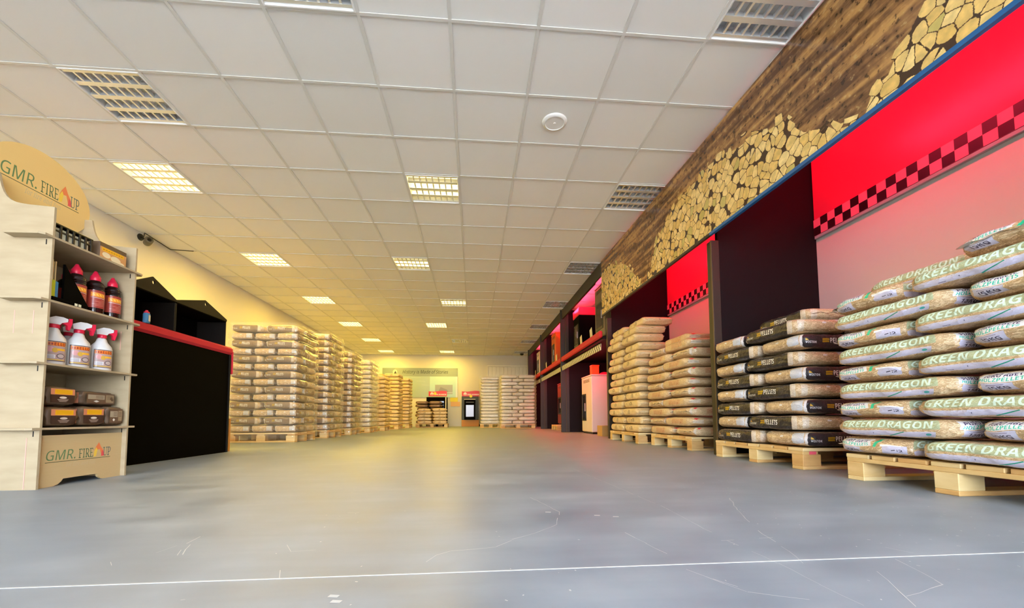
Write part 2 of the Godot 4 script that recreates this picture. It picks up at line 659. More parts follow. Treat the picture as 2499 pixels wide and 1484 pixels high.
# Five bags a layer, turned over every other layer; the aisle side faces -x and shows one end and one long side
func stack_along(called: String, kind: String, desc: String, where: String, group: String, x0: float, zfar: float, layers: int, L: float, T: float, W: float, first: int, deep: bool, pinch := 0.16, bow := 0.0) -> void:
	for i in layers:
		var y := 0.146 + (i + 0.5) * T
		var dx := bow * sin(PI * (i + 0.5) / layers)
		var top := i >= layers - 1
		var a := "%s, long side out, %s layer %s" % [desc, ORD[i], where]
		var b := "%s, end out, %s layer %s" % [desc, ORD[i], where]
		if (i + first) % 2 == 0:
			tipped = 1 if kind == "mint" else 0
			lay_bag(called, kind, b, group, Vector3(x0 + dx + L / 2, y, zfar + W / 2), PI, L, T, W, pinch)
			tipped = 0
			for k in (2 if deep or top else 1):
				lay_bag(called, kind, a if k == 0 else a.replace("long side out", "inner row"), group, Vector3(x0 + dx + W * (k + 0.5), y, zfar + W + L / 2), -PI / 2, L, T, W, pinch)
		else:
			tipped = 2 if kind == "mint" else 0
			lay_bag(called, kind, a, group, Vector3(x0 + dx + W / 2, y, zfar + L / 2), -PI / 2, L, T, W, pinch)
			tipped = 0
			for k in 1:
				lay_bag(called, kind, b, group, Vector3(x0 + dx + L * (k + 0.5), y, zfar + L + W / 2), PI, L, T, W, pinch)


# The same for a stack whose open side faces +z; side is +1 when its +x flank shows, -1 for the -x flank. xr is that flank.
func stack_across(called: String, kind: String, desc: String, where: String, group: String, xr: float, z0: float, layers: int, L: float, T: float, W: float, side: float, fronts: int, pinch := 0.2) -> void:
	for i in layers:
		var y := 0.146 + (i + 0.5) * T
		var a := "%s, long side out, %s layer %s" % [desc, ORD[i], where]
		var b := "%s, end out, %s layer %s" % [desc, ORD[i], where]
		if i % 2 == 1:
			for k in mini(2, fronts):
				lay_bag(called, kind, a + [", corner", ", inner"][k], group, Vector3(xr - side * L * (k + 0.5), y, z0 - W / 2), 0.0, L, T, W, pinch)
			lay_bag(called, kind, a + ", rear", group, Vector3(xr - side * W / 2, y, z0 - W - L / 2), PI / 2 * side, L, T, W, pinch)
		else:
			for k in mini(3, fronts):
				lay_bag(called, kind, b + [", corner", ", middle", ", inner"][k], group, Vector3(xr - side * W * (k + 0.5), y, z0 - L / 2), PI / 2 * side, L, T, W, pinch)
			lay_bag(called, kind, b + ", rear", group, Vector3(xr - side * L / 2, y, z0 - L - W / 2), 0.0, L, T, W, pinch)


func stretch_wrap(label: String, x0: float, x1: float, z0: float, z1: float, y0: float, y1: float, pitch: float, seed_: int) -> void:
	var nz := noise_of(seed_, 1.0, 3)
	var path := []
	var r := 0.05
	for c in [[x1 - r, z1 - r, 0.0], [x0 + r, z1 - r, 0.5], [x0 + r, z0 + r, 1.0], [x1 - r, z0 + r, 1.5]]:
		for k in 5:
			var f: float = PI * c[2] + PI / 2 * k / 4.0
			path.append([Vector3(c[0] + cos(f) * r, 0, c[1] + sin(f) * r), Vector3(cos(f), 0, sin(f))])
	var pts := []
	for k in path.size():
		var a = path[k]
		var b = path[(k + 1) % path.size()]
		var n := maxi(1, int(a[0].distance_to(b[0]) / 0.07))
		for j in n:
			pts.append([a[0].lerp(b[0], j / float(n)), a[1].lerp(b[1], j / float(n)).normalized()])
	pts.append(pts[0])
	var rows := int((y1 - y0) / pitch * 5.0)
	var st := SurfaceTool.new()
	st.begin(Mesh.PRIMITIVE_TRIANGLES)
	st.set_smooth_group(0)
	var at := func(i: int, j: int) -> Vector3:
		var p: Vector3 = pts[i][0]
		var y := lerpf(y0, y1, j / float(rows))
		var ii := i % (pts.size() - 1)
		var fold := nz.get_noise_3d(p.x * 1.4, y * 22.0, p.z * 1.4) * 0.008 + nz.get_noise_3d(p.x * 4.0, y * 7.0 + 9.0, p.z * 4.0) * 0.011
		return p + pts[ii][1] * (0.014 + 0.019 * absf(sin(PI * (y - 0.146) / pitch)) + fold - 0.02 * pow(j / float(rows), 14.0)) + Vector3.UP * y
	for j in rows:
		for i in pts.size() - 1:
			var q := [at.call(i, j), at.call(i + 1, j), at.call(i + 1, j + 1), at.call(i, j + 1)]
			for k in [0, 2, 1, 0, 3, 2]:
				st.add_vertex(q[k])
	st.generate_normals()
	tag(obj("stretch_wrap", st.commit(), mats["stretch film"]), label, "plastic wrap", "stretch film round the pellet stacks")


# Block pallet: deck boards along x on three stringers along z, nine blocks, three bottom boards along x
func pallet(label: String, at: Vector3, lx: float, lz: float, turn := 0.0, flip := false) -> Node3D:
	var p := thing("wooden_pallet", label, "pallet", at, turn, "wooden pallets under the bags")
	var wood: Array = [mats["pine"], mats["pine pale"], mats["pine warm"]]
	var n := 7
	var w := lz / (n + 0.9)
	for k in n:
		obj("deck_board", board(Vector3(lx, 0.022, w * (0.96 if k % 2 else 1.06)), 0.003), wood[(k * 5 + 1) % 3], p, Vector3(0, 0.133, (k / (n - 1.0) - 0.5) * (lz - w)))
	for k in 3:
		obj("stringer_board", board(Vector3(0.11, 0.022, lz), 0.003), wood[k % 3], p, Vector3((k - 1) * (lx - 0.11) / 2, 0.111, 0))
		obj("bottom_board", board(Vector3(lx, 0.022, 0.1), 0.003), wood[(k + 1) % 3], p, Vector3(0, 0.011, (k - 1) * (lz - 0.1) / 2))
		for j in 3:
			obj("block", board(Vector3(0.13, 0.078, 0.1), 0.003), wood[(k + j) % 3], p, Vector3((j - 1) * (lx - 0.13) / 2, 0.061, (k - 1) * (lz - 0.1) / 2))
	return p


func split_curve(z: float) -> float:                   # top of the printed wood pile along the banner
	var pts := [Vector2(-6.80, 2.77), Vector2(-6.56, 2.776), Vector2(-6.26, 2.769), Vector2(-5.83, 2.637), Vector2(-5.46, 2.408), Vector2(-5.30, 2.255), Vector2(-5.10, 2.088), Vector2(-4.89, 2.133), Vector2(-4.70, 2.459), Vector2(-4.43, 2.607), Vector2(-4.19, 2.696), Vector2(-3.86, 2.731), Vector2(-3.58, 2.722), Vector2(-3.33, 2.679), Vector2(-3.16, 2.641), Vector2(-2.97, 2.607), Vector2(-2.83, 2.539), Vector2(-2.67, 2.510), Vector2(-2.57, 2.380), Vector2(-2.50, 2.289), Vector2(-2.39, 2.223), Vector2(-2.33, 2.232), Vector2(-2.23, 2.114), Vector2(-2.09, 2.060), Vector2(-2.05, 2.122), Vector2(-2.00, 2.222), Vector2(-1.94, 2.231), Vector2(-1.90, 2.293), Vector2(-1.80, 2.330), Vector2(-1.74, 2.405), Vector2(-1.5, 2.56), Vector2(-1.2, 2.68), Vector2(-0.5, 2.72)]
	for k in pts.size() - 1:
		if z <= pts[k + 1].x:
			return lerpf(pts[k].y, pts[k + 1].y, clampf((z - pts[k].x) / (pts[k + 1].x - pts[k].x), 0, 1))
	return 2.72


func firewood_print(z0: float, z1: float, y0: float, y1: float, seed_: int) -> Image:
	var w := 1536
	var h := int(w * (y1 - y0) / (z1 - z0))
	var cell := noise_of(seed_, 0.026, 1, FastNoiseLite.TYPE_CELLULAR)
	cell.fractal_type = FastNoiseLite.FRACTAL_NONE
	cell.cellular_jitter = 1.0
	cell.domain_warp_enabled = true
	cell.domain_warp_amplitude = 9.0
	cell.domain_warp_frequency = 0.02
	cell.cellular_return_type = FastNoiseLite.RETURN_DISTANCE2_SUB
	var edge := cell.get_image(w, h, false, false, false)
	cell.cellular_return_type = FastNoiseLite.RETURN_DISTANCE
	var reach := cell.get_image(w, h, false, false, false)
	reach.convert(Image.FORMAT_L8)
	var dr := reach.get_data()
	var far := Array(dr.slice(0, 60000))
	far.sort()
	var rim: int = far[56000]
	cell.cellular_return_type = FastNoiseLite.RETURN_CELL_VALUE
	var value := cell.get_image(w, h, false, false, false)
	var grain := noise_of(seed_ + 5, 0.012, 5).get_image(w / 6, h * 2, false, false, true)
	grain.resize(w, h, Image.INTERPOLATE_BILINEAR)
	var knots := noise_of(seed_ + 9, 0.03, 4).get_image(w, h, false, false, true)
	for im in [edge, value, grain, knots]:
		im.convert(Image.FORMAT_L8)
	var de: PackedByteArray = edge.get_data()
	var dv: PackedByteArray = value.get_data()
	var dg: PackedByteArray = grain.get_data()
	var dk: PackedByteArray = knots.get_data()
	var out := PackedByteArray()
	out.resize(w * h * 3)
	var tops := PackedFloat32Array()
	for x in w:
		tops.append((y1 - split_curve(lerpf(z0, z1, x / float(w)))) / (y1 - y0) * h)
	var dark := c8(70, 48, 30)
	for y in h:
		for x in w:
			var k := y * w + x
			var c: Color
			if y + (dv[k] - 128) * 0.2 > tops[x]:
				var e := de[k]
				if e < 4 + (dv[k] & 3) or dr[k] > rim - (dv[k] & 15):
					c = dark
				else:
					c = c8(232, 192, 108).lerp(c8(252, 222, 150), (dv[k] * 7 % 256) / 255.0)
					c = c.darkened((dk[k] - 100) * 0.0009)
					if dv[k] % 11 == 0:
						c = c.lerp(c8(186, 176, 96), 0.6)
			else:
				var f := clampf((dg[k] * 0.75 + dk[k] * 0.25) / 255.0, 0, 1)
				c = c8(96, 66, 42).lerp(c8(192, 144, 86), clampf((f - 0.28) * 2.2, 0, 1))
				if f > 0.66:
					c = c.lerp(c8(196, 152, 84), clampf((f - 0.66) * 4.0, 0, 0.8))
				if dk[k] < 60:
					c = c.darkened(0.35)
				elif dk[k] > 205:
					c = c.lerp(c8(206, 180, 120), 0.4)
			var o := k * 3
			out[o] = mini(255, int(c.r * 255))
			out[o + 1] = mini(255, int(c.g * 255))
			out[o + 2] = mini(255, int(c.b * 255))
	return Image.create_from_data(w, h, false, Image.FORMAT_RGB8, out)


func fire_logo(im: Image, r: Rect2) -> void:           # the stand maker's lettering, flame, rule and line of script
	var g := c8(52, 92, 58)
	var at := func(u: float, v: float) -> Vector2: return r.position + Vector2(u, v) * r.size
	write(im, "GMR.", Rect2(at.call(0.0, 0.24), r.size * Vector2(0.42, 0.44)), c8(96, 128, 82), font_plain, 0.12)
	write(im, "FIRE", Rect2(at.call(0.47, 0.26), r.size * Vector2(0.23, 0.42)), g, font_serif)
	write(im, "UP", Rect2(at.call(0.87, 0.26), r.size * Vector2(0.13, 0.42)), c8(70, 92, 92), font_serif)
	fill_poly(im, [at.call(0.71, 0.66), at.call(0.715, 0.40), at.call(0.745, 0.20), at.call(0.79, 0.0), at.call(0.83, 0.24), at.call(0.87, 0.40), at.call(0.885, 0.68), at.call(0.84, 0.62), at.call(0.81, 0.34), at.call(0.77, 0.36), at.call(0.75, 0.66)], c8(236, 128, 74))
	fill_poly(im, [at.call(0.71, 0.68), at.call(0.715, 0.42), at.call(0.75, 0.24), at.call(0.77, 0.36), at.call(0.752, 0.66)], c8(240, 200, 70))
	fill_poly(im, [at.call(0.835, 0.68), at.call(0.85, 0.40), at.call(0.875, 0.44), at.call(0.888, 0.68)], c8(226, 84, 84))
	bar(im, at.call(-0.01, 0.75), at.call(1.0, 0.75), r.size.y * 0.024, c8(66, 72, 30))
	write(im, "for fire and fun", Rect2(at.call(0.28, 0.80), r.size * Vector2(0.46, 0.2)), c8(204, 182, 140), font_serif, 0.3)


# ---------------------------------------------------------------- ceiling and lamps
func col_x(c: float) -> float:
	return GX + 0.6 * c


func row_z(r: float) -> float:
	return -(GZ + 0.6 * r)


const LAMPS := [   # column, row, share of tubes lit, what sets it apart
	[-3, 1, 0, "unlit louvred ceiling lamp with dark gaps, over the plywood display stand"],
	[-4, 3, 4, "lit louvred ceiling lamp between the display stand and the wall camera"],
	[-4, 7, 4, "lit louvred ceiling lamp over the black counter's far end"],
	[-4, 11, 4, "lit louvred ceiling lamp over the second wrapped pellet stack"],
	[-4, 15, 4, "lit louvred ceiling lamp over the third wrapped pellet stack"],
	[-4, 19, 4, "lit louvred ceiling lamp, last but one in the row over the pellet stacks"],
	[-4, 23, 4, "lit louvred ceiling lamp in the corner beside the grey poster"],
	[0, -1, 0, "unlit white louvred ceiling lamp over the aisle, next to the shop front"],
	[1, 3, 2, "half lit louvred ceiling lamp with bluish outer rows, over the aisle"],
	[0, 7, 2, "half lit louvred ceiling lamp, second in the aisle row after the bluish one"],
	[1, 11, 2, "half lit louvred ceiling lamp, third in the aisle row after the bluish one"],
	[0, 15, 4, "lit louvred ceiling lamp, fourth in the aisle row after the bluish one"],
	[1, 19, 0, "faint unlit louvred ceiling lamp, fifth in the aisle row"],
	[0, 23, 4, "lit louvred ceiling lamp over the aisle close to the far wall"],
	[5, -1, 0, "large unlit louvred ceiling lamp mirrored in the firewood banner"],
	[5, 3, 0, "unlit louvred ceiling lamp against the middle of the firewood banner"],
	[5, 7, 0, "unlit louvred ceiling lamp against the black fascia's beginning"],
	[5, 11, 0, "unlit reddish louvred ceiling lamp, second along the black fascia"],
	[5, 15, 0, "unlit reddish louvred ceiling lamp, third along the black fascia"],
	[5, 19, 0, "unlit reddish louvred ceiling lamp, fourth along the black fascia"],
	[5, 23, 0, "unlit dark louvred ceiling lamp by the folding door"],
]


func ceiling_lamp(c: int, r: int, lit: int, label: String) -> void:
	var near := r < 5
	var key := "lamp %s" % near
	var o := thing("ceiling_lamp", label, "ceiling lamp", Vector3(col_x(c + 0.5), HC, row_z(r + 0.5)), 0.0, "louvred lamps in the ceiling grid")
	if not meshes.has(key):
		var f := Shape.new()
		for s in [-1.0, 1.0]:
			f.box(Vector3(s * 0.284, 0.002, 0), Vector3(0.012, 0.016, 0.58), 0.002)
			f.box(Vector3(0, 0.002, s * 0.284), Vector3(0.556, 0.016, 0.012), 0.002)
		meshes[key + "frame"] = f.done()
		var hs := Shape.new()
		hs.box(Vector3(0, 0.105, 0), Vector3(0.584, 0.004, 0.584))
		for s in [-1.0, 1.0]:
			hs.box(Vector3(s * 0.288, 0.058, 0), Vector3(0.004, 0.09, 0.58))
			hs.box(Vector3(0, 0.058, s * 0.288), Vector3(0.572, 0.09, 0.004))
		meshes[key + "housing"] = hs.done()
		var rf := Shape.new()
		rf.prism(PackedVector2Array([Vector2(-0.021, 0.004), Vector2(0.021, 0.004), Vector2(0.008, 0.055), Vector2(-0.008, 0.055)]), Vector3(-0.276, 0, 0), Vector3.BACK, Vector3.UP, Vector3.RIGHT, 0.552)
		meshes[key + "reflector"] = rf.done()
		var bl := Shape.new()
		bl.prism(PackedVector2Array([Vector2(-0.008, 0.006), Vector2(0.008, 0.006), Vector2(0.002, 0.042), Vector2(-0.002, 0.042)]), Vector3(0, 0, -0.052), Vector3.RIGHT, Vector3.UP, Vector3.BACK, 0.104)
		meshes[key + "blade"] = bl.done()
		var all := Shape.new()
		for z in 4:
			for x in 7:
				all.prism(PackedVector2Array([Vector2(-0.008, 0.006), Vector2(0.008, 0.006), Vector2(0.002, 0.042), Vector2(-0.002, 0.042)]), Vector3((x - 3) * 0.069, 0, (z - 1.5) * 0.138 - 0.052), Vector3.RIGHT, Vector3.UP, Vector3.BACK, 0.104)
		meshes[key + "louver"] = all.done()
		var tb := Shape.new()
		tb.tube(Vector3(-0.27, 0, 0), Vector3(0.27, 0, 0), 0.013, 0.013, 10)
		meshes[key + "tube"] = tb.done()
		meshes[key] = meshes[key + "tube"]
	obj("frame", meshes[key + "frame"], mats["lamp white"], o)
	obj("housing", meshes[key + "housing"], mats["lamp white"], o)
	for k in 5:
		obj("reflector", meshes[key + "reflector"], mats["lamp reflector"], o, Vector3(0, 0, (k - 2) * 0.138 * (0.97 if k in [0, 4] else 1.0)))
	if near:
		for z in 4:
			for x in 7:
				obj("louver_blade", meshes[key + "blade"], mats["lamp reflector"], o, Vector3((x - 3) * 0.069, 0, (z - 1.5) * 0.138))
	else:
		obj("louver", meshes[key + "louver"], mats["lamp reflector"], o).set_meta("kind", "stuff")
	for k in 4:
		var on := lit == 4 or lit == 2 and (k == 1 or k == 2)
		obj("tube", meshes[key + "tube"], mats["tube lit" if on else "tube off"], o, Vector3(0, 0.078, (k - 1.5) * 0.138))
	if lit:
		var l := AreaLight3D.new()
		l.name = "tube_light"
		l.area_size = Vector2(0.54, 0.5 if lit == 4 else 0.2)
		l.light_color = LAMP_COLOR
		l.light_energy = LAMP_POWER * lit / 4.0
		l.area_range = 30.0
		l.area_attenuation = 2.0
		l.shadow_enabled = true
		o.add_child(l)
		l.position = Vector3(0, -0.008, 0)
		l.rotation.x = -PI / 2


func red_bar(label: String, at: Vector3, len_z: float, aim: Vector3, power: float) -> void:
	var o := thing("red_light_bar", label, "light bar", at, 0.0, "red light bars in the bays")
	obj("channel", board(Vector3(0.03, 0.02, len_z), 0.002), mats["black paint"], o)
	var d := aim.normalized()
	obj("led_strip", board(Vector3(0.014, 0.014, len_z - 0.04), 0.002), mats["red glow"], o, d * 0.014)
	var l := AreaLight3D.new()
	l.name = "led_light"
	l.area_size = Vector2(len_z - 0.04, 0.02)
	l.light_color = c8(255, 52, 84)
	l.light_energy = power
	l.area_range = 20.0
	l.area_attenuation = 2.0
	l.shadow_enabled = true
	o.add_child(l)
	l.position = d * 0.03
	l.look_at_from_position(at + d * 0.03, at + d, Vector3.UP)
	l.basis = Basis(Vector3.BACK, d.cross(Vector3.BACK) * -1.0, -d).orthonormalized()


func build_ceiling() -> void:
	var top := struct("ceiling", between(Vector3(WALL_L - 0.2, HC + 0.30, WALL_FAR - 0.2), Vector3(WALL_R + 0.2, HC + 0.42, WALL_NEAR + 0.2), 0.0), mats["plaster"], "suspended ceiling of square white tiles in a metal grid", "ceiling")
	var held := {}
	for l in LAMPS:
		held[Vector2i(l[0], l[1])] = true
	var rest := Shape.new()
	for c in range(-6, 8):
		for r in range(-13, 26):
			if held.has(Vector2i(c, r)):
				continue
			var xa := maxf(col_x(c), WALL_L) + 0.006
			var xb := minf(col_x(c + 1), WALL_R) - 0.006
			var za := minf(row_z(r), WALL_NEAR) - 0.006
			var zb := maxf(row_z(r + 1), WALL_FAR) + 0.006
			if za - zb < 0.04 or xb - xa < 0.04:
				continue
			var mid := Vector3((xa + xb) / 2, HC + 0.0155, (za + zb) / 2)
			if c < 6 and r >= -1 and r < 25:
				var k := rng.randi() % 3
				obj("tile", board(Vector3(snappedf(xb - xa, 0.001), 0.015, snappedf(za - zb, 0.001)), 0.003), mats["tile %d" % k], top, mid)
			else:
				rest.box(mid, Vector3(xb - xa, 0.015, za - zb), 0.003)
	obj("far_tiles", rest.done(), mats["tile 0"], top).set_meta("kind", "stuff")
	for c in range(-5, 8):
		obj("main_runner", board(Vector3(0.024, 0.006, WALL_NEAR - WALL_FAR), 0.001), mats["grid white"], top, Vector3(col_x(c), HC + 0.003, (WALL_NEAR + WALL_FAR) / 2))
	for r in range(-12, 26):
		if row_z(r) > WALL_FAR:
			obj("cross_runner", board(Vector3(WALL_R - WALL_L, 0.006, 0.024), 0.001), mats["grid white"], top, Vector3((WALL_L + WALL_R) / 2, HC + 0.0025, row_z(r)))
	for l in LAMPS:
		ceiling_lamp(l[0], l[1], l[2], l[3])
	var disc := Shape.new()
	disc.lathe(Vector3.ZERO, [Vector2(0, -0.014), Vector2(0.085, -0.012), Vector2(0.085, -0.012), Vector2(0.088, -0.017), Vector2(0.108, -0.012), Vector2(0.112, -0.002), Vector2(0.112, 0.008)], 32)
	var sp := obj("ceiling_speaker", disc.done(), mats["lamp white"], null, Vector3(col_x(3.48), HC + 0.006, row_z(1.49)))
	tag(sp, "round white speaker disc set in a ceiling tile", "speaker")
	var dot := Shape.new()
	dot.lathe(Vector3.ZERO, [Vector2(0, -0.018), Vector2(0.01, -0.017), Vector2(0.012, -0.012)], 12)
	obj("hub", dot.done(), mats["lamp white"], sp)


# ---------------------------------------------------------------- the shell of the room
func build_shell() -> void:
	var fl := struct("floor", between(Vector3(WALL_L - 0.2, -0.15, WALL_FAR - 0.2), Vector3(WALL_R + 0.2, 0.0, WALL_NEAR + 0.2), 0.0), mats["concrete"], "grey sealed concrete floor with pale scratches", "floor")
	struct("wall_left", between(Vector3(WALL_L - 0.2, 0, WALL_FAR - 0.2), Vector3(WALL_L, HC + 0.30, WALL_NEAR + 0.2), 0.0), mats["plaster"], "white side wall with a security camera", "wall")
	struct("wall_right", between(Vector3(WALL_R, 0, WALL_FAR - 0.2), Vector3(WALL_R + 0.2, HC + 0.30, WALL_NEAR + 0.2), 0.0), mats["plaster"], "white side wall behind the bays", "wall")
	struct("wall_back", between(Vector3(WALL_L, 0, WALL_FAR - 0.2), Vector3(WALL_R, HC + 0.30, WALL_FAR), 0.0), mats["plaster"], "white end wall with a grey poster", "wall")
	var fr := Shape.new()
	fr.box(Vector3((WALL_L + WALL_R) / 2, 0.06, WALL_NEAR + 0.1), Vector3(WALL_R - WALL_L, 0.12, 0.2))
	fr.box(Vector3((WALL_L + WALL_R) / 2, 3.03, WALL_NEAR + 0.1), Vector3(WALL_R - WALL_L, 0.56, 0.2))
	struct("wall_front", fr.done(), mats["plaster"], "shop front wall round the windows", "wall")
	var n := 5
	var w := (WALL_R - WALL_L) / n
	struct("wall_pier", between(Vector3(WALL_L, 0.12, WALL_NEAR), Vector3(WALL_L + w, 2.75, WALL_NEAR + 0.2), 0.0), mats["plaster"], "white wall pier beside the shop windows", "wall")
	for k in range(1, n):
		var x0 := WALL_L + k * w
		var win := thing("window_%d" % k, "tall shop window pane in a grey frame", "window", Vector3(x0 + w / 2, 0.12, WALL_NEAR + 0.1), 0.0, "shop windows")
		win.set_meta("kind", "structure")
		var f := Shape.new()
		for s in [-1.0, 1.0]:
			f.box(Vector3(s * (w / 2 - 0.03), 1.315, 0), Vector3(0.06, 2.63, 0.08), 0.003)
			f.box(Vector3(0, 1.315 + s * 1.285, 0), Vector3(w - 0.12, 0.06, 0.08), 0.003)
		obj("window_frame", f.done(), mats["grey metal"], win)
		obj("pane", board(Vector3(w - 0.12, 2.51, 0.006), 0.0), mats["pane"], win, Vector3(0, 1.315, 0))
	# marks on the floor: a long straight joint, scratches, paint spots and sawdust
	obj("joint_line", between(Vector3(-1.35, -0.002, -0.991), Vector3(2.1, 0.0006, -0.986), 0.0), mats["scratch"], fl)
	var scr := [
		[Vector2(-0.874, -1.144), Vector2(-0.840, -1.204), Vector2(-0.831, -1.267), Vector2(-0.815, -1.284), Vector2(-0.820, -1.354)], [Vector2(-0.769, -1.177), Vector2(-0.810, -1.276)], [Vector2(-0.759, -1.182), Vector2(-0.798, -1.271)],
		[Vector2(-0.451, -1.041), Vector2(-0.428, -0.989)], [Vector2(-0.555, -1.025), Vector2(-0.540, -0.999)], [Vector2(-0.523, -1.244), Vector2(-0.485, -1.179), Vector2(-0.426, -1.190)],
		[Vector2(-0.900, -1.140), Vector2(-0.878, -1.115)], [Vector2(-0.471, -1.634), Vector2(-0.430, -1.636)], [Vector2(-0.116, -1.064), Vector2(-0.095, -1.114), Vector2(-0.060, -1.144), Vector2(0.062, -1.167), Vector2(0.112, -1.220)],
		[Vector2(0.688, -2.839), Vector2(0.732, -2.013), Vector2(0.750, -1.592), Vector2(0.726, -1.159), Vector2(0.737, -0.972), Vector2(0.730, -0.844), Vector2(0.730, -0.742)], [Vector2(0.466, -1.271), Vector2(0.484, -1.159), Vector2(0.501, -1.066)],
		[Vector2(1.045, -0.972), Vector2(0.998, -0.845), Vector2(0.987, -0.819), Vector2(0.851, -0.772)], [Vector2(0.886, -1.252), Vector2(0.831, -1.056), Vector2(0.796, -0.967)], [Vector2(0.921, -0.901), Vector2(0.865, -0.804), Vector2(0.824, -0.730)],
		[Vector2(0.242, -1.904), Vector2(0.302, -1.669), Vector2(0.322, -1.565), Vector2(0.278, -1.389), Vector2(0.196, -1.298), Vector2(0.113, -1.232)], [Vector2(0.709, -1.161), Vector2(0.877, -1.177)], [Vector2(1.240, -1.797), Vector2(1.352, -1.727)],
		[Vector2(0.495, -0.955), Vector2(0.555, -0.823), Vector2(0.648, -0.776)], [Vector2(0.499, -0.934), Vector2(0.551, -0.850)], [Vector2(0.796, -2.716), Vector2(1.012, -2.494), Vector2(1.307, -2.614)],
		[Vector2(0.439, -0.809), Vector2(0.506, -0.795)], [Vector2(1.112, -1.060), Vector2(1.139, -1.010)], [Vector2(1.115, -1.753), Vector2(1.004, -1.529), Vector2(0.928, -1.350)],
	]
	var s := Shape.new()
	rng.seed = 5
	for line in scr:
		var w0 := rng.randf_range(0.0011, 0.0022)
		for k in line.size() - 1:
			var steps := maxi(1, int(line[k].distance_to(line[k + 1]) / 0.04))
			var last: Vector2 = line[k]
			for j in steps:
				var q: Vector2 = line[k].lerp(line[k + 1], (j + 1.0) / steps) + Vector2(rng.randf_range(-1, 1), rng.randf_range(-1, 1)) * 0.003
				if rng.randf() < 0.86:
					flat_strip(s, last, q, w0 * rng.randf_range(0.5, 1.2))
				last = q
	obj("scratches", s.done(), mats["scratch"], fl).set_meta("kind", "stuff")
	var f2 := Shape.new()
	for k in 240:
		var p := Vector2(rng.randf_range(-0.6, 2.2), rng.randf_range(-2.4, -0.72))
		if k > 90:
			p = Vector2(rng.randf_range(1.0, 2.1), rng.randf_range(-2.6, -0.8))
		flat_strip(f2, p, p + Vector2.from_angle(rng.randf() * TAU) * rng.randf_range(0.002, 0.008), rng.randf_range(0.0015, 0.004))
	for p in [Vector2(-0.288, -0.884), Vector2(-0.275, -0.858), Vector2(0.27, -1.57), Vector2(0.498, -1.475), Vector2(0.437, -1.5)]:
		flat_strip(f2, p, p + Vector2(0.02, 0.004), 0.012)
	obj("sawdust", f2.done(), mats["scratch"], fl).set_meta("kind", "stuff")
	# folding door in the end wall
	var d := thing("door_1", "white folding door of narrow upright panels in the end wall", "door", Vector3(0.62, 0, WALL_FAR), 0.0)
	d.set_meta("kind", "structure")
	for k in 11:
		obj("panel", board(Vector3(0.158, 2.52, 0.03), 0.006), mats["door white"], d, Vector3(0.1 + k * 0.165, 1.27, 0.02))
	obj("door_frame", between(Vector3(-0.04, 2.54, 0), Vector3(1.9, 2.6, 0.05)), mats["door white"], d)
	obj("door_frame", between(Vector3(-0.04, 0, 0), Vector3(0.01, 2.54, 0.05)), mats["door white"], d)


func flat_strip(s: Shape, a: Vector2, b: Vector2, w: float) -> void:
	var d := (b - a).normalized()
	var e := Vector2(-d.y, d.x) * w / 2
	var up := func(p: Vector2) -> Vector3: return Vector3(p.x, 0.0005, p.y)
	s.quad(up.call(a + e), up.call(b + e), up.call(b - e), up.call(a - e), Vector3.UP)


# ---------------------------------------------------------------- bays along the side wall
func checker_face(len_: float, h: float) -> ArrayMesh:  # along z, facing -x, uv repeating every two squares
	var s := Shape.new()
	var n := roundf(len_ / h)
	s.box(Vector3(0.004, 0, 0), Vector3(0.008, h, len_), 0.0)
	s.quad(Vector3(-0.0005, -h / 2, -len_ / 2), Vector3(-0.0005, -h / 2, len_ / 2), Vector3(-0.0005, h / 2, len_ / 2), Vector3(-0.0005, h / 2, -len_ / 2), Vector3.LEFT, Vector2(0, 1), Vector2(n, 1), Vector2(n, 0), Vector2(0, 0))
	for k in s.t.size() - 6:
		s.t[k] = Vector2(0.25, 0.25)
	return s.done()


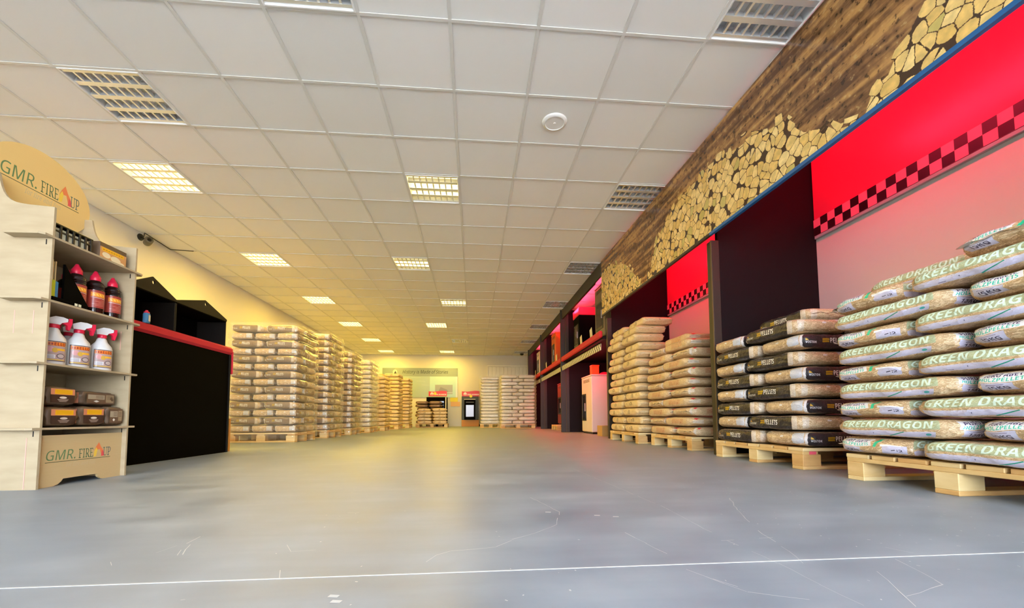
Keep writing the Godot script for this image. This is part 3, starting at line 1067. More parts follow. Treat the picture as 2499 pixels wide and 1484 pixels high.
func build_bays() -> void:
	# dividers
	var names := ["black bay divider between the near pellet bay and the shop front", "tall black divider between the banded bags and the cream bags", "black divider between the cream bag stack and the white stove", "black divider behind the white stove", "black divider between the third and fourth stove bays", "black end panel of the stove racks by the far wall"]
	for k in 6:
		var z: float = DIV_Z[k]
		var o := thing("bay_divider", names[k], "divider", Vector3(0, 0, z), 0.0, "black dividers of the bays")
		obj("panel", between(Vector3(BAY_X + 0.165, 0, -0.02), Vector3(WALL_R - 0.002, HC - 0.004 if k > 2 else HC - 0.03, 0.02), 0.002), mats["black board"], o)
		if k > 2:
			obj("front_upright", between(Vector3(BAY_X - 0.036, 0, -0.022), Vector3(BAY_X + 0.089, HC - 0.004, 0.022), 0.003), mats["brown black"], o)
		obj("front_post", between(Vector3(BAY_X + 0.09, 0, -0.04), Vector3(BAY_X + 0.165, 2.04 if k < 3 else HC - 0.004, 0.045), 0.004), mats["brown black"], o)
		obj("edge_trim", between(Vector3(BAY_X + 0.084, 0, 0.026), Vector3(BAY_X + 0.09, 2.04 if k < 3 else HC - 0.004, 0.045), 0.001), mats["edge brown"], o)
	# printed firewood banner, in two lengths, tilted a little off the wall line
	var ya := 2.055
	var yb := HC - 0.022
	var bounds := [[-6.72, -3.60], [-3.60, -0.55]]
	var lbl := ["firewood banner length over the cream and timber bags, dark lower edge", "firewood banner length with a blue lower edge, over the mint-lettered bags"]
	for k in 2:
		var z0: float = bounds[k][0]
		var z1: float = bounds[k][1]
		var m := paint("firewood print %d" % k, Color.WHITE, 0.16, 0.0, 0.5)
		m.albedo_texture = tex(firewood_print(z0, z1, ya, yb, 31 + k))
		var bx := func(z: float) -> float: return 2.25 + 0.015 * z
		var s := Shape.new()
		var xa: float = bx.call(z0)
		var xb: float = bx.call(z1)
		var nn := Vector3(-1, 0, 0.015).normalized()
		s.quad(Vector3(xa, ya, z0), Vector3(xb, ya, z1), Vector3(xb, yb, z1), Vector3(xa, yb, z0), nn)
		var bk := Vector3(0.018, 0, 0)
		var o := obj("printed_banner", s.done(), m)
		tag(o, lbl[k], "banner", "firewood banner lengths")
		var b := Shape.new()
		b.quad(Vector3(xa, ya, z0) + bk, Vector3(xb, ya, z1) + bk, Vector3(xb, yb, z1) + bk, Vector3(xa, yb, z0) + bk, -nn)
		b.quad(Vector3(xa, ya, z0), Vector3(xb, ya, z1), Vector3(xb, ya, z1) + bk, Vector3(xa, ya, z0) + bk, Vector3.DOWN)
		b.quad(Vector3(xa, yb, z0), Vector3(xb, yb, z1), Vector3(xb, yb, z1) + bk, Vector3(xa, yb, z0) + bk, Vector3.UP)
		b.quad(Vector3(xa, ya, z0), Vector3(xa, yb, z0), Vector3(xa, yb, z0) + bk, Vector3(xa, ya, z0) + bk, Vector3.FORWARD)
		b.quad(Vector3(xb, ya, z1), Vector3(xb, yb, z1), Vector3(xb, yb, z1) + bk, Vector3(xb, ya, z1) + bk, Vector3.BACK)
		obj("backing", b.done(), mats["black board"], o)
		var e := Shape.new()
		e.prism(PackedVector2Array([Vector2(-0.006, -0.012), Vector2(0.022, -0.012), Vector2(0.022, 0.014), Vector2(-0.006, 0.014)]), Vector3(xa, ya, z0), Vector3.RIGHT, Vector3.UP, Vector3(xb - xa, 0, z1 - z0).normalized(), Vector2(xb - xa, z1 - z0).length())
		obj("edge_strip", e.done(), mats["edge blue" if k == 1 else "brown black"], o)
	# red boards with a chequered edge on the wall of the two pellet bays
	var rl := ["red wall board with a chequered edge, between the divider and the shop front", "red wall board with a chequered edge, above the cream bags"]
	for k in 2:
		var z1: float = DIV_Z[k] - 0.03
		var z0: float = DIV_Z[k + 1] + 0.03
		var o := thing("red_wall_board", rl[k], "sign board", Vector3(WALL_R, 0, (z0 + z1) / 2), 0.0, "red wall boards")
		obj("board", between(Vector3(-0.025, 2.275, -1.52), Vector3(-0.003, HC - 0.01, 1.52), 0.002), mats["red gloss"], o)
		obj("checker_strip", checker_face(3.04, 0.16), mats["checker red"], o, Vector3(-0.032, 2.195, 0))
		obj("rail", between(Vector3(-0.03, 2.085, -1.52), Vector3(-0.003, 2.114, 1.52), 0.003), mats["grey metal"], o)
		red_bar("red light bar behind the firewood banner" + (" over the mint-lettered bags" if k == 0 else " over the cream bags"), Vector3(2.36, HC - 0.011, (z0 + z1) / 2), 2.8, Vector3(1.0, -0.12, 0), RED_POWER)
	# stove racks: a shelf with red front and chequered edge, black back, black fascia
	var bay := ["over the white stove", "under the orange stove", "at the far end of the racks"]
	for k in 3:
		var z1: float = DIV_Z[2 + k]
		var z2: float = DIV_Z[3 + k]
		var zc := (z1 + z2) / 2
		var hl := (z1 - z2) / 2
		var o := thing("display_shelf", "red-edged display shelf with chequered strip %s" % bay[k], "shelf", Vector3(0, 0, zc), 0.0, "red-edged stove shelves")
		obj("shelf_board", between(Vector3(BAY_X + 0.03, 1.70, -hl + 0.06), Vector3(WALL_R - 0.04, 1.74, hl - 0.06)), mats["black board"], o)
		obj("red_front", between(Vector3(BAY_X - 0.03, 1.715, -hl + 0.027), Vector3(BAY_X + 0.03, 1.835, hl - 0.027), 0.018), mats["red cloth"], o)
		obj("checker_strip", checker_face(hl * 2 - 0.054, 0.11), mats["checker white"], o, Vector3(BAY_X - 0.01, 1.555, 0))
		obj("back_panel", between(Vector3(WALL_R - 0.035, 0.0, -hl + 0.06), Vector3(WALL_R - 0.004, 2.72, hl - 0.06)), mats["black board"], o)
		var f := obj("fascia_board", between(Vector3(BAY_X, 2.775, z2 + 0.027), Vector3(BAY_X + 0.03, HC - 0.006, z1 + (0.1 if k == 0 else -0.027)), 0.002), mats["brown black"])
		tag(f, "black fascia board under the ceiling %s" % ["from the firewood banner on, above the white stove", "above the orange stove", "at the far end of the stove racks"][k], "fascia", "black fascia boards")
		red_bar("red light bar behind the black fascia %s" % bay[k], Vector3(2.216, 2.80, zc), 2.2, Vector3(1.0, 0.35, 0), RED_POWER * 0.7)
		red_bar("red light bar under the shelf %s" % ["over the white stove", "under the orange stove", "at the far end"][k], Vector3(2.3, 1.689, zc), 2.2, Vector3(0.7, -1.0, 0), RED_POWER * 0.7)


# A pellet stove, its front towards local +z
func stove(called: String, label: String, at: Vector3, turn: float, s: Vector3, body: Material, door: Rect2, group := "") -> Node3D:
	var o := thing(called, label, "stove", at, turn, group)
	obj("plinth", between(Vector3(-s.x / 2 + 0.02, 0, -s.z / 2 + 0.02), Vector3(s.x / 2 - 0.02, 0.04, s.z / 2 - 0.02)), mats["black metal"], o)
	obj("body", between(Vector3(-s.x / 2, 0.04, -s.z / 2), Vector3(s.x / 2, s.y - 0.03, s.z / 2), 0.012), body, o)
	obj("top_plate", between(Vector3(-s.x / 2 - 0.006, s.y - 0.028, -s.z / 2 - 0.006), Vector3(s.x / 2 + 0.006, s.y, s.z / 2 + 0.006), 0.006), body, o)
	var d := obj("door", between(Vector3(door.position.x, door.position.y, s.z / 2 - 0.005), Vector3(door.end.x, door.end.y, s.z / 2 + 0.012), 0.004), mats["black metal"], o)
	obj("glass", between(Vector3(door.position.x + 0.03, door.position.y + 0.05, s.z / 2 + 0.012), Vector3(door.end.x - 0.03, door.end.y - 0.04, s.z / 2 + 0.016), 0.002), mats["stove glass"], d)
	obj("handle", between(Vector3(door.end.x - 0.022, door.position.y + door.size.y * 0.35, s.z / 2 + 0.012), Vector3(door.end.x - 0.01, door.position.y + door.size.y * 0.65, s.z / 2 + 0.036), 0.004), mats["grey metal"], d)
	for k in 4:
		obj("vent_slot", between(Vector3(-s.x * 0.3, s.y - 0.09 - k * 0.018, s.z / 2 - 0.002), Vector3(s.x * 0.3, s.y - 0.083 - k * 0.018, s.z / 2 + 0.003), 0.001), mats["black metal"], o)
	return o


func price_card(label: String, at: Vector3, turn: float, lean: float) -> void:
	var o := obj("price_card", board(Vector3(0.15, 0.32, 0.004), 0.001), mats["card"], null, at + Vector3(0, 0.16 * cos(lean) + 0.016, 0), turn)
	o.rotation.z = lean
	tag(o, label, "card", "price cards on the stove shelves")


func build_racks() -> void:
	var t := -PI / 2
	stove("pellet_stove", "tall plain white stove with a narrow dark window", Vector3(2.76, 0, -9.02), t, Vector3(0.80, 1.27, 0.52), mats["stove white"], Rect2(-0.34, 0.28, 0.3, 0.6))
	var ob := thing("orange_carton", "small orange carton standing on the white stove", "carton", Vector3(2.66, 1.27, -8.92))
	obj("body", board(Vector3(0.16, 0.2, 0.16), 0.004), mats["orange"], ob, Vector3(0, 0.1, 0))
	obj("lid", board(Vector3(0.17, 0.03, 0.17), 0.004), mats["orange"], ob, Vector3(0, 0.215, 0))
	var dome := Shape.new()
	dome.lathe(Vector3.ZERO, [Vector2(0.12, 0), Vector2(0.115, 0.03), Vector2(0.08, 0.06), Vector2(0.03, 0.075), Vector2(0, 0.078)], 20)
	tag(obj("red_dome", dome.done(), mats["red gloss"], null, Vector3(2.86, 1.27, -8.86)), "round red lid lying on the white stove", "lid")
	var yc := thing("cardboard_carton", "small brown cardboard carton on the floor by the white stove", "carton", Vector3(2.52, 0, -7.75))
	obj("body", board(Vector3(0.26, 0.2, 0.3), 0.004), mats["cardboard"], yc, Vector3(0, 0.1, 0))
	obj("tape", board(Vector3(0.262, 0.002, 0.04), 0.0), mats["card"], yc, Vector3(0, 0.201, 0))
	var bs := stove("pellet_stove", "black stove with red top on the shelf over the white stove", Vector3(2.55, 1.741, -9.16), t, Vector3(0.52, 1.05, 0.44), mats["stove black"], Rect2(-0.18, 0.2, 0.36, 0.5))
	obj("top_cover", between(Vector3(-0.27, 0.88, -0.232), Vector3(0.27, 1.06, 0.234), 0.01), mats["red gloss"], bs)
	stove("pellet_stove", "grey-brown stove with round handle hole, on the shelf beside the banner", Vector3(2.54, 1.741, -7.3), t, Vector3(0.56, 1.03, 0.5), mats["stove taupe"], Rect2(-0.2, 0.2, 0.4, 0.5))
	stove("pellet_stove", "bright orange stove on the red-edged shelf", Vector3(2.52, 1.741, -11.62), t, Vector3(0.6, 1.0, 0.48), mats["orange"], Rect2(-0.2, 0.2, 0.34, 0.5))
	stove("pellet_stove", "white stove with red side at the far end of the shelves", Vector3(2.5, 1.741, -14.5), t, Vector3(0.55, 0.92, 0.44), mats["stove white"], Rect2(-0.18, 0.2, 0.36, 0.45))
	stove("pellet_stove", "dark red stove on the floor under the orange stove", Vector3(2.75, 0.144, -11.9), t, Vector3(0.6, 1.2, 0.5), mats["stove red"], Rect2(-0.2, 0.3, 0.4, 0.5))
	stove("pellet_stove", "pale stove on the floor at the far end under the shelves", Vector3(2.66, 0.0, -13.6), t, Vector3(0.5, 0.95, 0.5), mats["stove white"], Rect2(-0.18, 0.2, 0.36, 0.45))
	pallet("small wooden pallet under the dark red stove", Vector3(2.72, 0, -11.85), 0.8, 0.8)
	price_card("yellowish price card leaning by the black stove", Vector3(2.26, 1.741, -8.5), -PI / 2, 0.2)
	price_card("tall pale price card leaning by the grey-brown stove", Vector3(2.26, 1.741, -7.75), -PI / 2, 0.25)
	price_card("price card leaning beside the orange stove", Vector3(2.26, 1.741, -11.1), -PI / 2, 0.2)
	price_card("white price card by the divider past the orange stove", Vector3(2.26, 1.741, -12.7), -PI / 2, 0.2)
	price_card("price card by the white stove at the far end", Vector3(2.26, 1.741, -14.95), -PI / 2, 0.2)


func build_right_stacks() -> void:
	rng.seed = 77
	pallet("pine pallet under the mint-lettered bags", Vector3(2.735, 0, -1.73), 1.2, 1.0)
	stack_along("lettered_pellet_bag", "mint", "mint-lettered pellet bag", "above the pallet", "mint-lettered bags on the near pallet", 2.09, -2.27, 9, 0.66, 0.099, 0.43, 0, false)
	lay_bag("lettered_pellet_bag", "mint", "mint-lettered pellet bag lying alone on top of its stack", "mint-lettered bags on the near pallet", Vector3(2.42, 0.146 + 9.5 * 0.099, -1.42), PI, 0.66, 0.099, 0.43)
	lay_bag("lettered_pellet_bag", "mint", "mint-lettered pellet bag on top of the stack, long side out", "mint-lettered bags on the near pallet", Vector3(2.52, 0.146 + 9.5 * 0.099, -1.95), -PI / 2, 0.6, 0.099, 0.43)
	var marked := pallet("pine pallet with a pink mark, under the black-banded bags", Vector3(2.76, 0, -3.115), 1.14, 1.0)
	obj("pink_mark", board(Vector3(0.05, 0.02, 0.001), 0.0), mats["pink"], marked, Vector3(-0.5, 0.111, 0.5006))
	stack_along("banded_pellet_bag", "band", "black-banded pellet bag", "above the pallet", "black-banded bags beside the divider", 2.17, -3.61, 8, 0.61, 0.111, 0.42, 1, true)
	for k in 2:
		lay_bag("banded_pellet_bag", "band", "black-banded pellet bag lying loose on top of its stack" if k == 0 else "black-banded pellet bag on top of its stack, against the wall", "black-banded bags beside the divider", Vector3(2.58 + 0.44 * k, 0.146 + 8.5 * 0.111, -3.0), -PI / 2, 0.61, 0.111, 0.42)
	pallet("brown pallet under the timber-printed bags with red tags", Vector3(2.80, 0, -4.70), 1.04, 1.0)
	stack_along("tagged_pellet_bag", "timber", "brown-printed pellet bag with red tag", "above the pallet", "red-tagged bags in the pellet bay", 2.28, -5.26, 10, 0.64, 0.107, 0.44, 1, true, 0.3, -0.05)
	for k in 2:
		lay_bag("tagged_pellet_bag", "timber", "brown-printed pellet bag on top of the red-tagged stack, %s" % ["one end out", "against the wall"][k], "red-tagged bags in the pellet bay", Vector3(2.62 + 0.44 * k, 0.146 + 10.5 * 0.107, -4.75), -PI / 2, 0.64, 0.107, 0.44, 0.3)
	pallet("pine pallet under the cream bags with pointed ends", Vector3(2.76, 0, -5.97), 1.14, 1.14)
	for i in 13:
		for k in 2:
			lay_bag("cream_pellet_bag", "cream", "cream pellet bag with pointed end, %s layer, %s" % [ORD[i], "beside the stove bay divider" if k == 0 else "next to the red-tagged stack"], "cream bags with pointed ends", Vector3(2.41 + 0.03 * sin(i * 2.1), 0.146 + (i + 0.5) * 0.113, -6.28 + k * 0.625), -PI / 2, 0.62, 0.113, 0.44, 0.6)
	for k in 2:
		lay_bag("cream_pellet_bag", "cream", "cream pellet bag lying on top of the pointed-end stack, %s" % ["by the divider", "next to the red-tagged stack"][k], "cream bags with pointed ends", Vector3(2.46 + 0.04 * k, 0.146 + 13.5 * 0.113, [-6.26, -5.63][k]), -PI / 2, 0.62, 0.113, 0.44, 0.5)


# ---------------------------------------------------------------- display stand with its goods
func panel_profile() -> PackedVector2Array:            # side of the stand, (x, y)
	var p := PackedVector2Array([Vector2(-2.60, 0.0), Vector2(-2.203, 0.0), Vector2(-2.203, 1.475)])
	for k in 9:
		var f := k / 8.0
		var q := Vector2(-2.33, 1.485).lerp(Vector2(-2.483, 1.654), f)
		q += Vector2(-0.03, -0.045) * sin(PI * f)
		p.append(q)
	p.append(Vector2(-2.60, 1.654))
	return p


func build_stand() -> void:
	var o := thing("plywood_display_stand", "pale plywood display stand with oval header, four shelves and printed base", "display stand", Vector3(-2.4, 0, -2.59))
	var off := -o.position
	for s in [0, 1]:
		var sh := Shape.new()
		sh.prism(panel_profile(), Vector3(0, 0, -2.332 if s == 0 else -2.867), Vector3.RIGHT, Vector3.UP, Vector3.BACK, 0.012)
		var sp := obj("side_panel", sh.done(), mats["plywood"], o, off)
		for q in [[-2.36, 0.80, 0.92], [-2.27, 0.80, 0.92]]:
			obj("slot_rim", between(Vector3(q[0], q[1], (-2.3195 if s == 0 else -2.8545)), Vector3(q[0] + 0.004, q[2], (-2.319 if s == 0 else -2.854)), 0.0), mats["plywood edge"], sp)
		obj("slot_rim", between(Vector3(-2.262, 0.004, (-2.3195 if s == 0 else -2.8545)), Vector3(-2.258, 0.262, (-2.3185 if s == 0 else -2.8535)), 0.0), mats["plywood edge"], sp)
	for y in [0.302, 0.638, 0.969, 1.306]:
		var poly := PackedVector2Array([Vector2(-2.59, -2.855), Vector2(-2.39, -2.855), Vector2(-2.38, -2.915), Vector2(-2.215, -2.922), Vector2(-2.195, -2.905), Vector2(-2.195, -2.275), Vector2(-2.215, -2.258), Vector2(-2.38, -2.262), Vector2(-2.39, -2.332), Vector2(-2.59, -2.332)])
		var sh := Shape.new()
		sh.prism(poly, Vector3(0, y, 0), Vector3.RIGHT, Vector3.BACK, Vector3.UP, 0.011)
		obj("shelf_board", sh.done(), mats["plywood"], o, off)
		for z in [-2.3205, -2.8555]:
			obj("notch", between(Vector3(-2.234, y - 0.034, z), Vector3(-2.229, y - 0.006, z + 0.0015), 0.0), mats["black metal"], o, off)
	obj("back_panel", between(Vector3(-2.585, 0.05, -2.855), Vector3(-2.575, 1.5, -2.332)), mats["plywood"], o, off)
	var pic := Image.create(1024, 640, false, Image.FORMAT_RGBA8)
	pic.fill(c8(206, 178, 128))
	for k in 60:
		bar(pic, Vector2(0, k * 11 + (k * 37) % 7), Vector2(1024, k * 11 + (k * 53) % 9), 2, Color(c8(198, 168, 116), 0.6))
	var base_pic: Image = pic.duplicate()
	veil(pic, Rect2i(0, 0, 1024, 640), c8(250, 206, 122), 0.65)
	fire_logo(pic, Rect2(130, 180, 760, 230))
	fire_logo(base_pic, Rect2(110, 150, 760, 240))
	var hm := paint("header print", Color.WHITE, 0.55)
	hm.albedo_texture = tex(pic)
	var bm := paint("base print", Color.WHITE, 0.55)
	bm.albedo_texture = tex(base_pic)
	var el := PackedVector2Array()
	for k in 48:
		el.append(Vector2(cos(TAU * k / 48.0) * 0.298, sin(TAU * k / 48.0) * 0.225 + 1.70))
	var hs := Shape.new()
	hs.prism(el, Vector3(-2.535, 0, -2.59), Vector3.FORWARD, Vector3.UP, Vector3.RIGHT, 0.008, Rect2(-0.30, 1.47, 0.60, 0.46))
	obj("header", hs.done(), hm, o, off)
	var cut := PackedVector2Array([Vector2(0, 0), Vector2(0.10, 0), Vector2(0.125, 0.006), Vector2(0.145, 0.02), Vector2(0.155, 0.034), Vector2(0.36, 0.034), Vector2(0.366, 0.016), Vector2(0.385, 0.004), Vector2(0.4, 0), Vector2(0.522, 0), Vector2(0.522, 0.272), Vector2(0, 0.272)])
	var bs := Shape.new()
	bs.prism(cut, Vector3(-2.24, 0, -2.333), Vector3.FORWARD, Vector3.UP, Vector3.RIGHT, 0.011, Rect2(0, -0.03, 0.522, 0.326))
	obj("base_board", bs.done(), bm, o, off)
	# top shelf
	var y1 := 1.318
	var lat := thing("lattice_carton", "black carton with cut-out windows on the top shelf", "carton", Vector3(-2.32, y1, -2.47), 0.0)
	obj("inner_pack", board(Vector3(0.15, 0.07, 0.2), 0.003), mats["card"], lat, Vector3(0, 0.04, 0))
	for k in 7:
		obj("upright", board(Vector3(0.006, 0.085, 0.012), 0.001), mats["black metal"], lat, Vector3(0.082, 0.048, -0.108 + k * 0.036))
	for k in 4:
		obj("upright", board(Vector3(0.012, 0.085, 0.006), 0.001), mats["black metal"], lat, Vector3(-0.076 + k * 0.05, 0.048, 0.111))
	for y in [0.012, 0.055, 0.09]:
		obj("crossbar", board(Vector3(0.172, 0.012 if y < 0.08 else 0.008, 0.232), 0.001) if y > 0.08 else board(Vector3(0.168, 0.008, 0.226), 0.001), mats["black metal"], lat, Vector3(0, y, 0))
	var lim := Image.create(256, 160, false, Image.FORMAT_RGBA8)
	lim.fill(c8(210, 150, 90))
	lim.fill_rect(Rect2i(0, 0, 256, 40), c8(96, 74, 52))
	lim.fill_rect(Rect2i(16, 44, 216, 34), c8(240, 178, 20))
	for k in 8:
		bar(lim, Vector2(26 + k * 25, 62), Vector2(42 + k * 25, 62), 8, c8(180, 120, 16))
	for q in [[60, 110, 40, 26], [150, 120, 50, 30], [210, 140, 30, 16]]:
		fill_disc(lim, Vector2(q[0], q[1]), Vector2(q[2], q[3]), c8(238, 220, 180))
	var lm := paint("grill carton print", Color.WHITE, 0.45)
	lm.albedo_texture = tex(lim)
	var gc := thing("printed_carton", "orange and brown printed carton on the top shelf", "carton", Vector3(-2.30, y1, -2.72), 0.0)
	obj("body", board(Vector3(0.14, 0.105, 0.19), 0.003), mats["carton brown"], gc, Vector3(0, 0.053, 0))
	obj("label", face_x(0.186, 0.1), lm, gc, Vector3(0.0706, 0.053, 0))
	# lighter fluid bottles
	var bim := Image.create(512, 256, false, Image.FORMAT_RGBA8)
	bim.fill(c8(164, 66, 56))
	for u in [0, 170, 340]:
		fill_poly(bim, [Vector2(u + 20, 40), Vector2(u + 150, 28), Vector2(u + 150, 92), Vector2(u + 20, 100)], c8(236, 150, 56))
		for k in 4:
			bar(bim, Vector2(u + 34 + k * 28, 76), Vector2(u + 48 + k * 28, 52), 9, c8(244, 214, 90))
		bar(bim, Vector2(u + 20, 112), Vector2(u + 150, 106), 5, c8(238, 220, 210))
		for k in 5:
			bar(bim, Vector2(u + 24, 140 + k * 20), Vector2(u + 60 + (k * 53) % 80, 140 + k * 20), 6, c8(206, 120, 104))
	var blm := paint("fluid label", Color.WHITE, 0.25)
	blm.albedo_texture = tex(bim)
	var spots := [[-2.29, -2.56, "beside the black leaflet wedge"], [-2.29, -2.68, "in the middle of the shelf"], [-2.29, -2.80, "next to the side panel"], [-2.43, -2.66, "standing behind the others"]]
	var y2 := 0.981
	for q in spots:
		var b := thing("fluid_bottle", "dark lighter fluid bottle with red cap and label, %s" % q[2], "bottle", Vector3(q[0], y2, q[1]), 0.6, "lighter fluid bottles")
		if not meshes.has("fluid"):
			var prof := [Vector2(0.0, 0.0), Vector2(0.040, 0.0), Vector2(0.045, 0.008), Vector2(0.043, 0.016), Vector2(0.046, 0.022), Vector2(0.043, 0.03), Vector2(0.045, 0.036), Vector2(0.045, 0.15)]
			for k in 3:
				prof.append_array([Vector2(0.0455, 0.153 + k * 0.011), Vector2(0.042, 0.158 + k * 0.011)])
			prof.append_array([Vector2(0.044, 0.186), Vector2(0.036, 0.2), Vector2(0.022, 0.212), Vector2(0.02, 0.216)])
			var s1 := Shape.new()
			s1.lathe(Vector3.ZERO, prof, 28)
			meshes["fluid"] = s1.done()
			var s2 := Shape.new()
			s2.lathe(Vector3.ZERO, [Vector2(0.024, 0.212), Vector2(0.025, 0.214), Vector2(0.025, 0.236), Vector2(0.022, 0.24), Vector2(0.013, 0.258), Vector2(0.007, 0.272), Vector2(0.0, 0.274)], 20)
			meshes["fluid cap"] = s2.done()
			var s3 := Shape.new()
			s3.lathe(Vector3.ZERO, [Vector2(0.0457, 0.042), Vector2(0.0457, 0.148)], 28)
			meshes["fluid label"] = s3.done()
		obj("body", meshes["fluid"], mats["dark bottle"], b)
		obj("cap", meshes["fluid cap"], mats["red plastic"], b)
		obj("label", meshes["fluid label"], blm, b)
	var wedge := Shape.new()
	wedge.prism(PackedVector2Array([Vector2(0, 0.0), Vector2(0.15, 0.0), Vector2(0.0, 0.2)]), Vector3(-2.25, y2 + 0.026, -2.435), Vector3.FORWARD, Vector3.UP, Vector3.RIGHT, 0.012)
	tag(obj("leaflet_wedge", wedge.done(), mats["stove black"]), "black three-cornered leaflet wedge leaning against the bottles", "holder")
	var fb := thing("flat_carton", "flat black carton lying on the shelf edge below the wedge", "carton", Vector3(-2.255, y2, -2.45), 0.0)
	obj("body", board(Vector3(0.085, 0.026, 0.2), 0.002), mats["stove black"], fb, Vector3(0, 0.013, 0))
	for k in 2:
		obj("ring_print", board(Vector3(0.001, 0.014, 0.016), 0.0), mats["card"], fb, Vector3(0.0432, 0.013, -0.03 - 0.022 * k))
	for k in 2:
		var st := thing("match_pack", ["yellow-green pack of long matches", "blue pack of long matches"][k] + " beside the black wedge", "matches", Vector3(-2.25 - 0.015 * k, y2 + 0.026, -2.375 - 0.032 * k), 0.0, "packs of long matches")
		obj("pack", board(Vector3(0.03, 0.095, 0.026), 0.004), mats["lime" if k == 0 else "sky blue"], st, Vector3(0, 0.048, 0))
		for j in 2:
			obj("stick", board(Vector3(0.006, 0.2, 0.006), 0.001), mats["pine pale"], st, Vector3(-0.006 + 0.012 * j, 0.105, 0.002))
	# spray bottles
	var y3 := 0.65
	var sim := Image.create(256, 256, false, Image.FORMAT_RGBA8)
	sim.fill(c8(176, 150, 146))
	sim.fill_rect(Rect2i(0, 0, 256, 256), c8(60, 44, 40))
	sim.fill_rect(Rect2i(8, 8, 240, 240), c8(184, 156, 152))
	sim.fill_rect(Rect2i(12, 14, 232, 46), c8(236, 130, 40))
	write(sim, "ELLO", Rect2(110, 18, 126, 38), c8(150, 48, 30), font_bold)
	for k in 3:
		bar(sim, Vector2(24 + k * 28, 38), Vector2(42 + k * 28, 38), 26, c8(170, 60, 36))
	fill_disc(sim, Vector2(70, 104), Vector2(40, 36), c8(222, 160, 160))
	fill_disc(sim, Vector2(120, 116), Vector2(30, 30), c8(214, 170, 70))
	sim.fill_rect(Rect2i(140, 92, 100, 26), c8(244, 184, 46))
	sim.fill_rect(Rect2i(16, 172, 110, 48), c8(226, 222, 226))
	for k in 3:
		bar(sim, Vector2(24, 184 + k * 14), Vector2(112, 184 + k * 14), 5, c8(120, 116, 130))
	fill_disc(sim, Vector2(186, 186), Vector2(50, 34), c8(96, 84, 92))
	fill_disc(sim, Vector2(186, 186), Vector2(40, 25), c8(196, 180, 176))
	sim.fill_rect(Rect2i(12, 232, 232, 10), c8(226, 190, 50))
	var slm := paint("spray label", Color.WHITE, 0.3)
	slm.albedo_texture = tex(sim)
	var ss := [[-2.285, -2.445, "beside the side panel in front"], [-2.285, -2.59, "in the middle of the shelf"], [-2.285, -2.74, "in front, farthest along the shelf"], [-2.42, -2.53, "behind the first two"], [-2.42, -2.68, "behind the last two"]]
	for q in ss:
		var b := thing("spray_bottle", "white spray bottle with red trigger and printed label, %s" % q[2], "spray bottle", Vector3(q[0], y3, q[1]), -0.45, "spray bottles on the third shelf")
		if not meshes.has("spray"):
			var s1 := Shape.new()
			s1.lathe(Vector3.ZERO, [Vector2(0, 0), Vector2(0.048, 0), Vector2(0.054, 0.008), Vector2(0.054, 0.135), Vector2(0.05, 0.152), Vector2(0.03, 0.178), Vector2(0.027, 0.186), Vector2(0.024, 0.196), Vector2(0.018, 0.206), Vector2(0.016, 0.214)], 28, Vector3(0.66, 1, 1))
			meshes["spray"] = s1.done()
			var s2 := Shape.new()
			s2.lathe(Vector3.ZERO, [Vector2(0.021, 0.204), Vector2(0.022, 0.206), Vector2(0.022, 0.222), Vector2(0.02, 0.225), Vector2(0.0, 0.226)], 20)
			meshes["spray collar"] = s2.done()
			var s3 := Shape.new()
			s3.prism(PackedVector2Array([Vector2(-0.03, 0.226), Vector2(0.02, 0.226), Vector2(0.026, 0.236), Vector2(0.05, 0.246), Vector2(0.052, 0.262), Vector2(0.03, 0.27), Vector2(0.0, 0.27), Vector2(-0.034, 0.252)]), Vector3(-0.013, 0, 0), Vector3.FORWARD, Vector3.UP, Vector3.RIGHT, 0.026)
			meshes["spray head"] = s3.done()
			var s4 := Shape.new()
			s4.prism(PackedVector2Array([Vector2(0.03, 0.238), Vector2(0.053, 0.246), Vector2(0.055, 0.266), Vector2(0.07, 0.268), Vector2(0.07, 0.240), Vector2(0.06, 0.200), Vector2(0.052, 0.204), Vector2(0.05, 0.226)]), Vector3(-0.011, 0, 0), Vector3.FORWARD, Vector3.UP, Vector3.RIGHT, 0.022)
			meshes["spray trigger"] = s4.done()
			var s5 := Shape.new()
			for k in 10:
				var f0 := lerpf(-0.95, 0.95, k / 10.0)
				var f1 := lerpf(-0.95, 0.95, (k + 1) / 10.0)
				var at := func(f: float, y: float) -> Vector3: return Vector3(cos(f) * 0.0545 * 0.66, y, -sin(f) * 0.0545)
				s5.quad(at.call(f0, 0.02), at.call(f1, 0.02), at.call(f1, 0.13), at.call(f0, 0.13), Vector3(cos((f0 + f1) / 2), 0, -sin((f0 + f1) / 2) * 0.66).normalized(), Vector2(k / 10.0, 1), Vector2((k + 1) / 10.0, 1), Vector2((k + 1) / 10.0, 0), Vector2(k / 10.0, 0))
			meshes["spray label"] = s5.done()
		obj("body", meshes["spray"], mats["white plastic"], b)
		obj("collar", meshes["spray collar"], mats["red plastic"], b)
		obj("head", meshes["spray head"], mats["white plastic"], b)
		obj("trigger", meshes["spray trigger"], mats["red plastic"], b)
		obj("label", meshes["spray label"], slm, b)
	# packs of briquettes
	var pim := Image.create(256, 256, false, Image.FORMAT_RGBA8)
	pim.fill(c8(62, 42, 34))
	pim.fill_rect(Rect2i(0, 0, 256, 110), c8(214, 134, 96))
	pim.fill_rect(Rect2i(40, 14, 190, 86), c8(240, 176, 22))
	for k in 3:
		bar(pim, Vector2(56, 34 + k * 22), Vector2(210, 34 + k * 22), 6, c8(206, 146, 20))
	fill_disc(pim, Vector2(130, 160), Vector2(40, 20), c8(220, 206, 190))
	for k in 3:
		bar(pim, Vector2(70 + k * 10, 196 + k * 18), Vector2(190 - k * 10, 196 + k * 18), 9, c8(166, 146, 130))
	var pm := paint("briquette front print", Color.WHITE, 0.35)
